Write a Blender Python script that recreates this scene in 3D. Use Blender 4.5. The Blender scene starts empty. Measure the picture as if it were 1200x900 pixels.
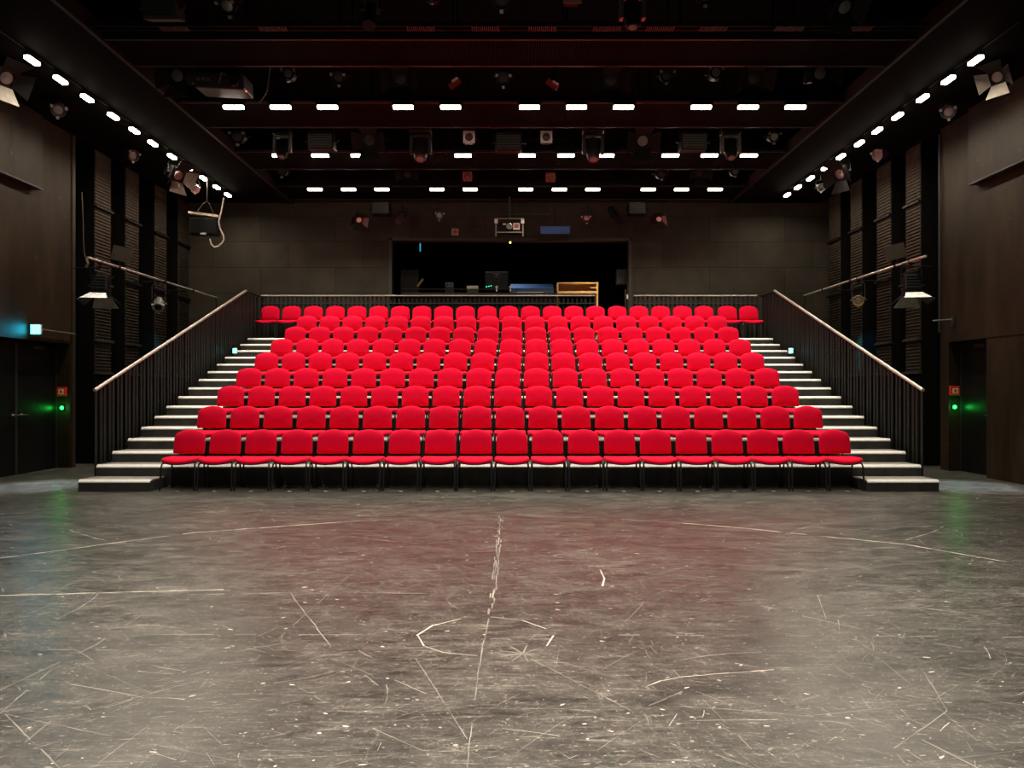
import bpy, bmesh, math, random
from mathutils import Vector, Matrix
random.seed(11)
scene = bpy.context.scene
COL = scene.collection
PI = math.pi
F = 875.0; HC = 1.43; VX = 601.0; VY = 458.0        # camera constants, pixels of a 1200x900 frame

def at(px, py, d):
    """point seen at pixel (px, py) lying d metres in front of the camera"""
    return Vector(((px - VX) * d / F, d, HC + (VY - py) * d / F))

# ------------------------------------------------------------------ materials
MATS = {}
def mat(name, col, rough=0.5, metal=0.0, var=0.15, scale=12.0, bump=0.0, sheen=0.0, spec=0.5, stretch=(1, 1, 1)):
    if name in MATS: return MATS[name]
    m = bpy.data.materials.new(name); m.use_nodes = True
    nt = m.node_tree; b = nt.nodes['Principled BSDF']
    tc = nt.nodes.new('ShaderNodeTexCoord'); mp = nt.nodes.new('ShaderNodeMapping')
    mp.inputs['Scale'].default_value = stretch
    nz = nt.nodes.new('ShaderNodeTexNoise'); nz.inputs['Scale'].default_value = scale; nz.inputs['Detail'].default_value = 4
    cr = nt.nodes.new('ShaderNodeValToRGB')
    cr.color_ramp.elements[0].position = 0.3; cr.color_ramp.elements[1].position = 0.7
    cr.color_ramp.elements[0].color = [c * (1 - var) for c in col] + [1]
    cr.color_ramp.elements[1].color = [min(1, c * (1 + var)) for c in col] + [1]
    nt.links.new(tc.outputs['Object'], mp.inputs['Vector']); nt.links.new(mp.outputs[0], nz.inputs['Vector'])
    nt.links.new(nz.outputs['Fac'], cr.inputs['Fac']); nt.links.new(cr.outputs['Color'], b.inputs['Base Color'])
    b.inputs['Roughness'].default_value = rough; b.inputs['Metallic'].default_value = metal
    b.inputs['Specular IOR Level'].default_value = spec
    if sheen:
        b.inputs['Sheen Weight'].default_value = sheen; b.inputs['Sheen Roughness'].default_value = 0.5
        b.inputs['Sheen Tint'].default_value = (1, 0.55, 0.5, 1)
    if bump:
        bp = nt.nodes.new('ShaderNodeBump'); bp.inputs['Strength'].default_value = bump; bp.inputs['Distance'].default_value = 0.01
        nt.links.new(nz.outputs['Fac'], bp.inputs['Height']); nt.links.new(bp.outputs[0], b.inputs['Normal'])
    MATS[name] = m
    return m

def glow(name, col, strength):
    if name in MATS: return MATS[name]
    m = bpy.data.materials.new(name); m.use_nodes = True
    b = m.node_tree.nodes['Principled BSDF']
    b.inputs['Base Color'].default_value = (*col, 1)
    b.inputs['Emission Color'].default_value = (*col, 1); b.inputs['Emission Strength'].default_value = strength
    MATS[name] = m
    return m

def panel_mat(name, col, axes, bw, bh, mortar=0.006, rough=0.6, var=0.3, off=0.5, streak=(1, 1, 1), scuff=0.0, spec=0.12):
    """painted boards: large boards with thin dark joints, blotches and scuffs"""
    m = bpy.data.materials.new(name); m.use_nodes = True
    nt = m.node_tree; L = nt.links.new; N = nt.nodes.new
    b = nt.nodes['Principled BSDF']
    tc = N('ShaderNodeTexCoord'); sx = N('ShaderNodeSeparateXYZ'); cx = N('ShaderNodeCombineXYZ')
    L(tc.outputs['Object'], sx.inputs[0]); L(sx.outputs[axes[0]], cx.inputs[0]); L(sx.outputs[axes[1]], cx.inputs[1])
    br = N('ShaderNodeTexBrick'); br.offset = off
    br.inputs['Scale'].default_value = 1; br.inputs['Brick Width'].default_value = bw; br.inputs['Row Height'].default_value = bh
    br.inputs['Mortar Size'].default_value = mortar; br.inputs['Mortar Smooth'].default_value = 0.3
    br.inputs['Color1'].default_value = [c * 0.85 for c in col] + [1]
    br.inputs['Color2'].default_value = [c * 1.15 for c in col] + [1]
    br.inputs['Mortar'].default_value = [c * 0.45 for c in col] + [1]
    L(cx.outputs[0], br.inputs['Vector'])
    mp = N('ShaderNodeMapping'); mp.inputs['Scale'].default_value = streak
    nz = N('ShaderNodeTexNoise'); nz.inputs['Scale'].default_value = 1.6; nz.inputs['Detail'].default_value = 8; nz.inputs['Roughness'].default_value = 0.62
    L(tc.outputs['Object'], mp.inputs[0]); L(mp.outputs[0], nz.inputs['Vector'])
    rp = N('ShaderNodeMapRange'); rp.inputs['From Min'].default_value = 0.3; rp.inputs['From Max'].default_value = 0.7
    rp.inputs['To Min'].default_value = 1 - var; rp.inputs['To Max'].default_value = 1 + var
    L(nz.outputs['Fac'], rp.inputs['Value'])
    mx = N('ShaderNodeMix'); mx.data_type = 'RGBA'; mx.blend_type = 'MULTIPLY'; mx.inputs[0].default_value = 1
    L(br.outputs['Color'], mx.inputs[6]); L(rp.outputs[0], mx.inputs[7])
    out = mx.outputs[2]
    if scuff:
        n2 = N('ShaderNodeTexNoise'); n2.inputs['Scale'].default_value = 5.5; n2.inputs['Detail'].default_value = 6
        L(tc.outputs['Object'], n2.inputs['Vector'])
        r2 = N('ShaderNodeMapRange'); r2.inputs['From Min'].default_value = 0.68; r2.inputs['From Max'].default_value = 0.78
        r2.inputs['To Max'].default_value = scuff
        L(n2.outputs['Fac'], r2.inputs['Value'])
        m2 = N('ShaderNodeMix'); m2.data_type = 'RGBA'
        L(r2.outputs[0], m2.inputs[0]); L(out, m2.inputs[6]); m2.inputs[7].default_value = [min(1, c * 5 + 0.03) for c in col] + [1]
        out = m2.outputs[2]
    L(out, b.inputs['Base Color']); b.inputs['Roughness'].default_value = rough; b.inputs['Specular IOR Level'].default_value = spec
    return m

def floor_mat():
    m = bpy.data.materials.new('worn_stage_floor'); m.use_nodes = True
    nt = m.node_tree; L = nt.links.new; N = nt.nodes.new; b = nt.nodes['Principled BSDF']
    tc = N('ShaderNodeTexCoord')
    def noise(scale, det, rgh, st, rot=0.0, dist=0.0):
        mp = N('ShaderNodeMapping'); mp.inputs['Scale'].default_value = st; mp.inputs['Rotation'].default_value = (0, 0, rot)
        n = N('ShaderNodeTexNoise'); n.inputs['Scale'].default_value = scale; n.inputs['Detail'].default_value = det
        n.inputs['Roughness'].default_value = rgh; n.inputs['Distortion'].default_value = dist
        L(tc.outputs['Object'], mp.inputs[0]); L(mp.outputs[0], n.inputs['Vector'])
        return n.outputs['Fac']
    def rng(v, a, c, lo, hi):
        r = N('ShaderNodeMapRange'); r.inputs['From Min'].default_value = a; r.inputs['From Max'].default_value = c
        r.inputs['To Min'].default_value = lo; r.inputs['To Max'].default_value = hi; L(v, r.inputs['Value']); return r.outputs[0]
    def mth(op, a, c):
        n = N('ShaderNodeMath'); n.operation = op
        for i, v in enumerate((a, c)):
            if isinstance(v, (int, float)): n.inputs[i].default_value = v
            else: L(v, n.inputs[i])
        return n.outputs[0]
    big = rng(noise(0.45, 6, 0.65, (1, 1, 1)), 0.3, 0.7, 0.62, 1.38)
    base = rng(noise(2.6, 15, 0.85, (0.8, 1.3, 1), 0.1, 0.5), 0.38, 0.64, 0.0, 0.30)
    layers = [rng(noise(8.0, 15, 0.88, (0.30, 2.6, 1), 0.16, 0.3), 0.53, 0.62, 0.0, 0.30),
              rng(noise(10.0, 15, 0.88, (0.22, 3.2, 1), -0.5, 0.3), 0.56, 0.63, 0.0, 0.42),
              rng(noise(8.0, 15, 0.88, (3.0, 0.25, 1), 0.3, 0.3), 0.57, 0.64, 0.0, 0.36),
              rng(noise(10.0, 15, 0.88, (0.18, 4.0, 1), 0.8, 0.25), 0.57, 0.64, 0.0, 0.42),
              rng(noise(22.0, 12, 0.85, (0.3, 2.6, 1), 0.35, 0.25), 0.57, 0.64, 0.0, 0.52),
              rng(noise(38.0, 10, 0.85, (1, 1, 1)), 0.56, 0.63, 0.0, 0.55)]
    v = base
    for q in layers: v = mth('ADD', v, q)
    v = mth('MULTIPLY', v, big)
    dark = rng(noise(4.0, 15, 0.85, (0.5, 2.0, 1), -0.1, 0.5), 0.52, 0.62, 0.0, 0.22)
    v = mth('SUBTRACT', v, dark)
    cr = N('ShaderNodeValToRGB'); e = cr.color_ramp.elements
    e[0].position = 0.0; e[0].color = (0.024, 0.0235, 0.021, 1)
    e[1].position = 1.0; e[1].color = (0.62, 0.565, 0.48, 1)
    x = e.new(0.25); x.color = (0.08, 0.075, 0.066, 1)
    x = e.new(0.55); x.color = (0.27, 0.247, 0.212, 1)
    L(v, cr.inputs['Fac'])
    L(cr.outputs['Color'], b.inputs['Base Color'])
    L(rng(v, 0.0, 0.8, 0.29, 0.48), b.inputs['Roughness'])
    bp = N('ShaderNodeBump'); bp.inputs['Strength'].default_value = 0.12; bp.inputs['Distance'].default_value = 0.002
    L(v, bp.inputs['Height']); L(bp.outputs[0], b.inputs['Normal'])
    b.inputs['Specular IOR Level'].default_value = 0.6
    return m

RED = mat('red_fabric', (0.66, 0.001, 0.032), 0.85, 0, 0.05, 90, 0.15, sheen=0.06, spec=0.08)
BLK = mat('black_plastic', (0.012, 0.012, 0.012), 0.5)
LEGM = mat('black_steel', (0.02, 0.02, 0.021), 0.35, 0.3)
CHROME = mat('chrome', (0.75, 0.74, 0.72), 0.22, 1.0, 0.05)
RAILM = mat('brushed_steel', (0.72, 0.68, 0.62), 0.38, 0.75, 0.08, 40)
BAR = mat('dark_bar_steel', (0.016, 0.0155, 0.015), 0.5, 0.0, 0.2, 6, spec=0.12)
RISER = mat('riser_board', (0.036, 0.035, 0.032), 0.6, 0, 0.35, 5)
TREAD = mat('tread_board', (0.24, 0.225, 0.20), 0.55, 0, 0.2, 7)
NOSE = mat('white_nosing', (0.93, 0.92, 0.90), 0.5, 0, 0.06, 20)
BLACKWALL = mat('black_masking', (0.005, 0.0048, 0.0045), 0.8, 0, 0.3, 3, spec=0.1)
SOFFIT = mat('soffit_paint', (0.004, 0.0036, 0.0032), 0.8, 0, 0.25, 2, spec=0.03)
CEILM = mat('upper_ceiling_black', (0.003, 0.003, 0.003), 0.9, spec=0.1)
GRATE = mat('grating_steel', (0.0045, 0.005, 0.0048), 0.6, 0.0, spec=0.08)
EDGE = mat('catwalk_edge_steel', (0.025, 0.02, 0.019), 0.4, 0.2, spec=0.3)
COLM = mat('ribbed_sheet', (0.038, 0.030, 0.021), 0.6, 0.0, 0.3, 4, spec=0.15)
COLSIDE = mat('column_side', (0.003, 0.0028, 0.0026), 0.7, spec=0.08)
FIX = mat('fixture_black', (0.005, 0.005, 0.005), 0.5, 0.0, spec=0.2)
FIXG = mat('fixture_grey', (0.035, 0.033, 0.032), 0.5, 0.1, spec=0.25)
FIXS = mat('fixture_silver', (0.26, 0.25, 0.235), 0.35, 0.6)
FLAP = mat('pale_flap', (0.20, 0.175, 0.145), 0.5, 0.0, spec=0.2)
FLAPD = mat('dark_flap', (0.010, 0.0085, 0.008), 0.6, 0.0, spec=0.15)
LENS = mat('dull_lens', (0.15, 0.14, 0.13), 0.55, 0.0, 0.1, 20, spec=0.8)
GELR = mat('red_gel_frame', (0.35, 0.02, 0.02), 0.45)
WFRAME = mat('white_gel_frame', (0.85, 0.82, 0.80), 0.5)
WOOD = mat('pale_wood', (0.62, 0.38, 0.16), 0.5, 0, 0.25, 8, stretch=(1, 1, 8))
BLUE = mat('blue_cover', (0.05, 0.11, 0.25), 0.6, 0, 0.15)
DOORM = panel_mat('door_paint', (0.006, 0.0056, 0.005), (1, 2), 3, 6, 0.001, 0.42, 0.25)
WHITEP = mat('white_plastic', (0.75, 0.73, 0.68), 0.45)
REDBOX = mat('red_plastic', (0.7, 0.03, 0.025), 0.35)
YELLOW = mat('brass_tint', (0.45, 0.32, 0.12), 0.4, 0.5)
CABLE = mat('pale_cable', (0.6, 0.55, 0.45), 0.5)
WARM = (1.0, 0.88, 0.70)
LAMPG = glow('bar_lamp_light', WARM, 14)

# ------------------------------------------------------------------ mesh helpers
class MB:
    def __init__(s): s.v = []; s.f = []
    def add(s, vs, fs, M=None):
        b = len(s.v)
        s.v += [(M @ Vector(v))[:] if M else tuple(v) for v in vs]
        s.f += [tuple(i + b for i in f) for f in fs]
        return s
    def box(s, x0, x1, y0, y1, z0, z1, M=None):
        vs = [(x, y, z) for x in (x0, x1) for y in (y0, y1) for z in (z0, z1)]
        return s.add(vs, [(0, 1, 3, 2), (4, 6, 7, 5), (0, 4, 5, 1), (2, 3, 7, 6), (0, 2, 6, 4), (1, 5, 7, 3)], M)
    def cyl(s, p0, p1, r0, r1=None, n=12, M=None, caps=True):
        r1 = r0 if r1 is None else r1
        p0 = Vector(p0); p1 = Vector(p1); ax = (p1 - p0).normalized()
        u = ax.orthogonal().normalized(); w = ax.cross(u)
        vs = []
        for p, r in ((p0, r0), (p1, r1)):
            for i in range(n):
                a = 2 * PI * i / n
                vs.append(p + (u * math.cos(a) + w * math.sin(a)) * r)
        fs = [(i, (i + 1) % n, n + (i + 1) % n, n + i) for i in range(n)]
        if caps: fs += [tuple(reversed(range(n))), tuple(range(n, 2 * n))]
        return s.add(vs, fs, M)
    def tube(s, pts, r, n=8, M=None):
        pts = [Vector(p) for p in pts]
        rings = []; prev = None
        for i, p in enumerate(pts):
            t = ((pts[min(i + 1, len(pts) - 1)] - pts[max(i - 1, 0)])).normalized()
            u = t.orthogonal().normalized() if prev is None else (prev - t * prev.dot(t)).normalized()
            prev = u; w = t.cross(u)
            rings.append([p + (u * math.cos(2 * PI * k / n) + w * math.sin(2 * PI * k / n)) * r for k in range(n)])
        vs = [v for rg in rings for v in rg]
        fs = [(i * n + k, i * n + (k + 1) % n, (i + 1) * n + (k + 1) % n, (i + 1) * n + k) for i in range(len(pts) - 1) for k in range(n)]
        fs += [tuple(reversed(range(n))), tuple(range((len(pts) - 1) * n, len(pts) * n))]
        return s.add(vs, fs, M)
    def lathe(s, prof, n=20, M=None):
        """profile of (radius, along) turned about the local Y axis"""
        vs = [(r * math.cos(2 * PI * k / n), a, r * math.sin(2 * PI * k / n)) for r, a in prof for k in range(n)]
        fs = [(i * n + k, i * n + (k + 1) % n, (i + 1) * n + (k + 1) % n, (i + 1) * n + k) for i in range(len(prof) - 1) for k in range(n)]
        fs += [tuple(reversed(range(n))), tuple(range((len(prof) - 1) * n, len(prof) * n))]
        return s.add(vs, fs, M)
    def prism(s, poly, h, M=None):
        n = len(poly)
        vs = [(x, y, 0) for x, y in poly] + [(x, y, h) for x, y in poly]
        fs = [tuple(reversed(range(n))), tuple(range(n, 2 * n))] + [(i, (i + 1) % n, n + (i + 1) % n, n + i) for i in range(n)]
        return s.add(vs, fs, M)
    def build(s, name, m, parent=None, smooth=False, bevel=0.0):
        me = bpy.data.meshes.new(name)
        me.from_pydata(s.v, [], s.f)
        bm = bmesh.new(); bm.from_mesh(me)
        bmesh.ops.recalc_face_normals(bm, faces=bm.faces)
        if bevel:
            bmesh.ops.bevel(bm, geom=bm.edges[:], offset=bevel, segments=2, affect='EDGES', profile=0.6)
        bm.to_mesh(me); bm.free()
        if smooth:
            me.polygons.foreach_set('use_smooth', [True] * len(me.polygons))
            try: me.set_sharp_from_angle(angle=math.radians(40))
            except Exception: pass
        me.materials.append(m)
        o = bpy.data.objects.new(name, me); COL.objects.link(o)
        if parent: o.parent = parent
        return o

LABELS = {}
def tag(o, label, cat, group=None):
    o['label'] = label; o['category'] = cat; o['kind'] = 'thing'
    n = len(label.replace(',', ' ').split())
    if not 4 <= n <= 16: print('LABEL LENGTH', n, label)
    if label in LABELS: print('DUPLICATE LABEL', label)
    LABELS[label] = 1
    if group: o['group'] = group
    return o
def empty(name, loc, label, cat, group=None, rz=0.0):
    o = bpy.data.objects.new(name, None); COL.objects.link(o)
    o.location = loc; o.rotation_euler = (0, 0, rz); o.empty_display_size = 0.1
    return tag(o, label, cat, group)
def struct(o):
    o['kind'] = 'structure'; return o
def copy_tree(src, name=None):
    r = src.copy(); COL.objects.link(r)
    for ch in src.children:
        c = ch.copy(); COL.objects.link(c); c.parent = r
        for g in ch.children:
            d = g.copy(); COL.objects.link(d); d.parent = c
    return r
ORD = ['', 'first', 'second', 'third', 'fourth', 'fifth', 'sixth', 'seventh', 'eighth', 'ninth', 'tenth', 'eleventh', 'twelfth']

# ------------------------------------------------------------------ room shell
XL, XR, YB = -8.22, 7.80, 18.95
YF, ZT = -3.0, 8.3
fl = MB().box(-9.2, 8.8, YF, 22.5, -0.2, 0).build('floor', floor_mat()); struct(fl)
SIDEP = panel_mat('side_wall_boards', (0.024, 0.0162, 0.0095), (1, 2), 2.44, 2.3, 0.006, 0.5, 0.5, 0.0, (1, 1.6, 0.4), 0.4)
BACKP = panel_mat('back_wall_boards', (0.040, 0.033, 0.025), (0, 2), 1.9, 0.652, 0.008, 0.7, 0.22, 0.37)
# left wall: near boards with the door recess, then the column bay
D0L, D1L = 11.45, 13.86
w = MB()
w.box(XL - 0.8, XL, YF, D0L, 0, ZT); w.box(XL - 0.8, XL, D0L, D1L, 2.30, ZT)
w.box(XL - 0.8, XL, D1L, 14.0, 0, ZT); w.box(XL - 0.8, XL - 0.27, D0L, D1L, 0, 2.30)
struct(w.build('wall_left', SIDEP))
struct(MB().box(XL - 0.8, XL - 0.55, 14.0, YB + 0.1, 0, ZT).build('wall_left_bay', BLACKWALL))
D0R, D1R = 12.30, 13.36
w = MB()
w.box(XR, XR + 0.8, YF, D0R, 0, ZT); w.box(XR, XR + 0.8, D0R, D1R, 2.30, ZT)
w.box(XR, XR + 0.8, D1R, 13.62, 0, ZT); w.box(XR + 0.24, XR + 0.8, D0R, D1R, 0, 2.30)
struct(w.build('wall_right', SIDEP))
struct(MB().box(XR + 0.55, XR + 0.8, 13.62, YB + 0.1, 0, ZT).build('wall_right_bay', BLACKWALL))
OX0, OX1, OZ = -3.09, 2.96, 5.25
PZ = 2.656
w = MB()
w.box(XL - 0.8, OX0, YB, YB + 0.25, 0, ZT); w.box(OX1, XR + 0.8, YB, YB + 0.25, 0, ZT)
w.box(OX0, OX1, YB, YB + 0.25, OZ, ZT); w.box(OX0, OX1, YB, YB + 0.25, 0, PZ)
struct(w.build('wall_back', BACKP))
struct(MB().box(XL - 0.8, XR + 0.8, YF - 0.2, YF, 0, ZT).build('wall_front', BLACKWALL))
struct(MB().box(XL - 0.8, XR + 0.8, YF - 0.2, 22.5, ZT, ZT + 0.2).build('ceiling', CEILM))
ZC = 6.2
RX0, RX1 = -5.58, 5.50
struct(MB().box(XL, RX0, YF, YB, ZC, ZC + 0.12).build('ceiling_left', SOFFIT))
struct(MB().box(RX1, XR, YF, YB, ZC, ZC + 0.12).build('ceiling_right', SOFFIT))
t = MB().box(RX0 - 0.03, RX0 + 0.025, YF, YB, ZC - 0.03, ZC + 0.2)
struct(t.build('trim_1', EDGE))
t = MB().box(RX1 - 0.025, RX1 + 0.03, YF, YB, ZC - 0.03, ZC + 0.2)
struct(t.build('trim_2', EDGE))
# booth behind the back wall
bt = MB()
bt.box(OX0 - 0.6, OX1 + 0.6, 22.3, 22.5, 2, 6); bt.box(OX0 - 0.8, OX0 - 0.6, YB + 0.25, 22.5, 2, 6); bt.box(OX1 + 0.6, OX1 + 0.8, YB + 0.25, 22.5, 2, 6)
bt.box(OX0 - 0.8, OX1 + 0.8, YB + 0.25, 22.5, 5.6, 5.8)
struct(bt.build('wall_booth', BLACKWALL))
struct(MB().box(OX0 - 0.8, OX1 + 0.8, YB + 0.25, 22.5, PZ - 0.2, PZ).build('floor_booth', BLACKWALL))
struct(MB().box(OX1 - 0.02, OX1 + 0.05, YB - 0.03, YB + 0.27, PZ, OZ + 0.05).box(OX0 - 0.05, OX0 + 0.02, YB - 0.03, YB + 0.27, PZ, OZ + 0.05)
       .box(OX0 - 0.05, OX1 + 0.05, YB - 0.03, YB + 0.27, OZ - 0.01, OZ + 0.05).build('trim_3', mat('opening_trim', (0.03, 0.026, 0.021), 0.6)))

# scratches on the floor: worn lines and chips, part of the floor
def fpx(px, py):
    d = HC * F / (py - VY); return ((px - VX) * d / F, d)
sc = MB(); sc2 = MB(); ZS = 0.0012
def line(mb, pts, wd, z=ZS, broken=0.0):
    for (a, b) in zip(pts, pts[1:]):
        a = Vector(a); b = Vector(b); dv = b - a; n = max(1, int(dv.length / 0.12)); 
        nrm = Vector((-dv.y, dv.x)).normalized()
        for i in range(n):
            if random.random() < broken: continue
            p = a + dv * (i / n); q = a + dv * ((i + 1) / n)
            h0 = wd * random.uniform(0.15, 0.55); h1 = wd * random.uniform(0.15, 0.55)
            j = nrm * random.uniform(-wd, wd) * 0.4
            mb.add([(*(p + nrm * h0 + j), z), (*(p - nrm * h0 + j), z), (*(q - nrm * h1 + j), z), (*(q + nrm * h1 + j), z)], [(0, 1, 2, 3)])
def pl(mb, px, wd, broken=0.0): line(mb, [fpx(*p) for p in px], wd, broken=broken)
pl(sc, [(0, 698), (262, 691)], 0.016); pl(sc2, [(220, 697), (370, 694)], 0.014, 0.2); pl(sc2, [(400, 694), (500, 696)], 0.012)
pl(sc, [(0, 654), (80, 644), (130, 637), (230, 624), (400, 612)], 0.022, 0.12)
pl(sc2, [(400, 612), (500, 606), (590, 604), (700, 607), (800, 613)], 0.020, 0.3)
pl(sc, [(800, 613), (870, 619), (930, 625), (1060, 638), (1200, 662)], 0.022, 0.15)
[pl(sc2, [(587 + q, 605), (583 + q, 645), (578 + q, 690), (575 + q, 720)], 0.012, 0.4) for q in (-2, 0, 2.5)]; pl(sc2, [(573, 725), (565, 760), (556, 820), (547, 900)], 0.008, 0.25)
pl(sc, [(489, 745), (508, 733), (540, 725)], 0.012); pl(sc2, [(540, 725), (575, 723), (612, 727)], 0.012, 0.4)
pl(sc, [(612, 727), (640, 737), (648, 745), (640, 757)], 0.011, 0.25); pl(sc, [(489, 745), (496, 757), (520, 765)], 0.011); pl(sc2, [(520, 765), (560, 769), (613, 766), (668, 775)], 0.010, 0.2)
for a in range(9):
    c = Vector(fpx(613, 766)); line(sc2, [c, c + Vector((math.cos(a * .7), math.sin(a * .7))) * 0.13], 0.007)
pl(sc2, [(622, 772), (740, 833)], 0.008); pl(sc, [(703, 668), (708, 679), (706, 687)], 0.014)
pl(sc, [(757, 805), (775, 798), (800, 793), (907, 785)], 0.007, 0.1); pl(sc2, [(760, 827), (800, 811)], 0.007)
pl(sc2, [(1000, 840), (1080, 867), (1150, 902)], 0.008, 0.1); pl(sc2, [(1083, 788), (1110, 833), (1030, 890)], 0.006, 0.1)
pl(sc2, [(0, 809), (110, 757), (178, 713)], 0.008, 0.2); pl(sc2, [(5, 837), (72, 902)], 0.006, 0.1); pl(sc2, [(0, 836), (60, 785)], 0.006, 0.2)
pl(sc2, [(340, 695), (388, 758)], 0.007); pl(sc2, [(175, 780), (185, 782), (212, 786)], 0.009); pl(sc2, [(115, 895), (174, 850)], 0.006)
pl(sc2, [(0, 743), (300, 744), (600, 744), (900, 745), (1200, 747)], 0.010, 0.62); pl(sc2, [(0, 761), (140, 762)], 0.008, 0.3)
pl(sc2, [(870, 704), (940, 722), (1060, 748), (1200, 772)], 0.010, 0.3); pl(sc2, [(905, 643), (1000, 662), (1020, 668)], 0.012, 0.3)
pl(sc2, [(1060, 633), (1090, 625), (1105, 617)], 0.018, 0.2); pl(sc2, [(80, 621), (130, 636)], 0.018, 0.2); pl(sc2, [(935, 620), (975, 612)], 0.018, 0.2)
pl(sc2, [(427, 791), (443, 804)], 0.007); pl(sc2, [(462, 797), (500, 813)], 0.008); pl(sc2, [(980, 782), (1000, 794)], 0.006)
pl(sc2, [(30, 870), (60, 845)], 0.005); pl(sc2, [(95, 668), (170, 655), (260, 650)], 0.010, 0.5)
for i in range(1500):                                  # fine hairline scratches
    y = 2.7 + 8.6 * random.random() ** 1.3; x = random.uniform(-0.8, 0.8) * y
    if not -8.1 < x < 7.7: continue
    a = random.choice([random.gauss(0.2, 0.3), random.gauss(-0.5, 0.3), random.gauss(0.9, 0.3), random.uniform(0, PI)])
    ln = random.choice([0.05, 0.08, 0.12, 0.2, 0.3, 0.6]) * random.uniform(0.5, 1.2) * (0.6 + 0.08 * y); bend = random.gauss(0, 0.25)
    p = Vector((x, y)); pts = [p]
    for k in range(3):
        p = p + Vector((math.cos(a), math.sin(a))) * ln / 3; a += bend / 3; pts.append(p)
    line(random.choice([sc, sc2, sc2]), pts, random.choice([0.0012, 0.0016, 0.0022, 0.0035]) * (0.6 + 0.07 * y), broken=random.choice([0.05, 0.2, 0.45]))
for i in range(6500):                                  # short brushed scuffs, all over
    y = 2.7 + 8.2 * random.random() ** 1.1; x = random.uniform(-0.8, 0.8) * y
    if not -8.1 < x < 7.7: continue
    a = random.gauss(0.25, 0.35) if math.sin(x * 1.3 + y * 0.9) > -0.2 else random.gauss(-0.7, 0.4)
    ln = random.uniform(0.02, 0.13) * (0.7 + 0.06 * y); u = Vector((math.cos(a), math.sin(a))) * ln / 2
    h = Vector((-u.y, u.x)).normalized() * random.choice([0.0006, 0.0009, 0.0013]) * (0.7 + 0.08 * y)
    p = Vector((x, y))
    (sc if i % 6 == 0 else sc2).add([(*(p - u), ZS), (*(p - h), ZS), (*(p + u), ZS), (*(p + h), ZS)], [(0, 1, 2, 3)])
for i in range(60):                                    # long straight drag marks
    y = random.uniform(2.7, 10.5); x = random.uniform(-0.75, 0.75) * y
    a = random.choice([random.gauss(0.15, 0.2), random.gauss(-0.35, 0.2), random.uniform(0, PI)]); ln = random.uniform(0.8, 2.6)
    p = Vector((x, y)); q = p + Vector((math.cos(a), math.sin(a))) * ln
    if -8.1 < q.x < 7.7 and 2.6 < q.y < 10.9 and -8.1 < x < 7.7: line(sc2, [p, q], random.uniform(0.002, 0.0045), broken=0.35)
for i in range(6000):                                  # chips and specks
    y = 2.7 + 8.2 * random.random() ** 1.2; x = random.uniform(-0.8, 0.8) * y
    if not -8.1 < x < 7.7: continue
    s = random.choice([0.0015, 0.002, 0.002, 0.003, 0.003, 0.004, 0.005, 0.009]) * (0.6 + 0.06 * y); k = random.randint(5, 7); st = random.uniform(1, 3); a0 = random.uniform(-.8, .8)
    pts = []
    for j in range(k):
        r = s * random.uniform(0.4, 1.2); an = 2 * PI * j / k
        u, v = r * st * math.cos(an), r * math.sin(an)
        pts.append((x + u * math.cos(a0) - v * math.sin(a0), y + u * math.sin(a0) + v * math.cos(a0), ZS))
    (sc if i % 3 == 0 else sc2).add(pts, [tuple(range(k))])
o = sc.build('bright_scratches', mat('bare_chip', (0.62, 0.56, 0.48), 0.6, 0, 0.35, 9), fl); struct(o)
o = sc2.build('faint_scratches', mat('faint_scuff', (0.30, 0.275, 0.24), 0.5, 0, 0.35, 3), fl); struct(o)

# doors in the side walls
def door(name, x, sgn, y0, y1, split):
    lo, hi = (x, x + 0.04) if sgn < 0 else (x - 0.04, x)
    r = MB().box(lo, hi, y0, y1, 0.01, 2.28).build(name, DOORM); struct(r)
    face = hi if sgn < 0 else lo
    k = -sgn
    g = MB()
    if split: g.box(face, face + k * 0.012, split - 0.03, split + 0.03, 0.01, 2.28)
    g.box(face, face + k * 0.01, y0, y0 + 0.05, 0.01, 2.28); g.box(face, face + k * 0.01, y1 - 0.05, y1, 0.01, 2.28)
    struct(g.build('door_trim', BLK, r))
    ys = [split - 0.08, split + 0.12] if split else [y0 + 0.12]
    for yy in ys:
        h = MB().cyl((face, yy, 1.02), (face + k * 0.06, yy, 1.02), 0.012)
        h.cyl((face + k * 0.06, yy, 1.02), (face + k * 0.06, yy + 0.13, 1.02), 0.011)
        h.box(face, face + k * 0.008, yy - 0.025, yy + 0.025, 0.86, 1.08)
        struct(h.build('door_handle', CHROME, r, bevel=0.0))
    c = MB().box(face, face + k * 0.05, y1 - 0.75, y1 - 0.45, 2.17, 2.23)
    struct(c.build('door_closer', FIXG, r, bevel=0.008))
    return r
door('door_1', XL - 0.27, -1, D0L, D1L - 0.02, 12.69)
door('door_2', XR + 0.24, 1, D0R, D1R - 0.02, None)

# raised boards hung high on the side walls
for nm, x0, x1, y0, y1, lab in (('wall_mounted_panel', XL + 0.006, XL + 0.146, 9.6, 12.84, 'large dark panel hung high on the left wall'), ('wall_mounted_panel', XR - 0.146, XR - 0.006, 9.4, 12.55, 'large dark panel hung high on the right wall')):
    e = empty(nm, ((x0 + x1) / 2, (y0 + y1) / 2, 4.88), lab, 'panel', 'hung wall panels')
    fx = x1 if x0 < 0 else x0
    a = MB().box(x0 - e.location.x, x1 - e.location.x, y0 - e.location.y, y1 - e.location.y, 0.03, 1.28)
    a.build('board', SIDEP, e, bevel=0.008)
    MB().box(x0 - e.location.x, x1 - e.location.x, y0 - e.location.y, y1 - e.location.y, 0, 0.03).build('bottom_edge', BLK, e)

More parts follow.
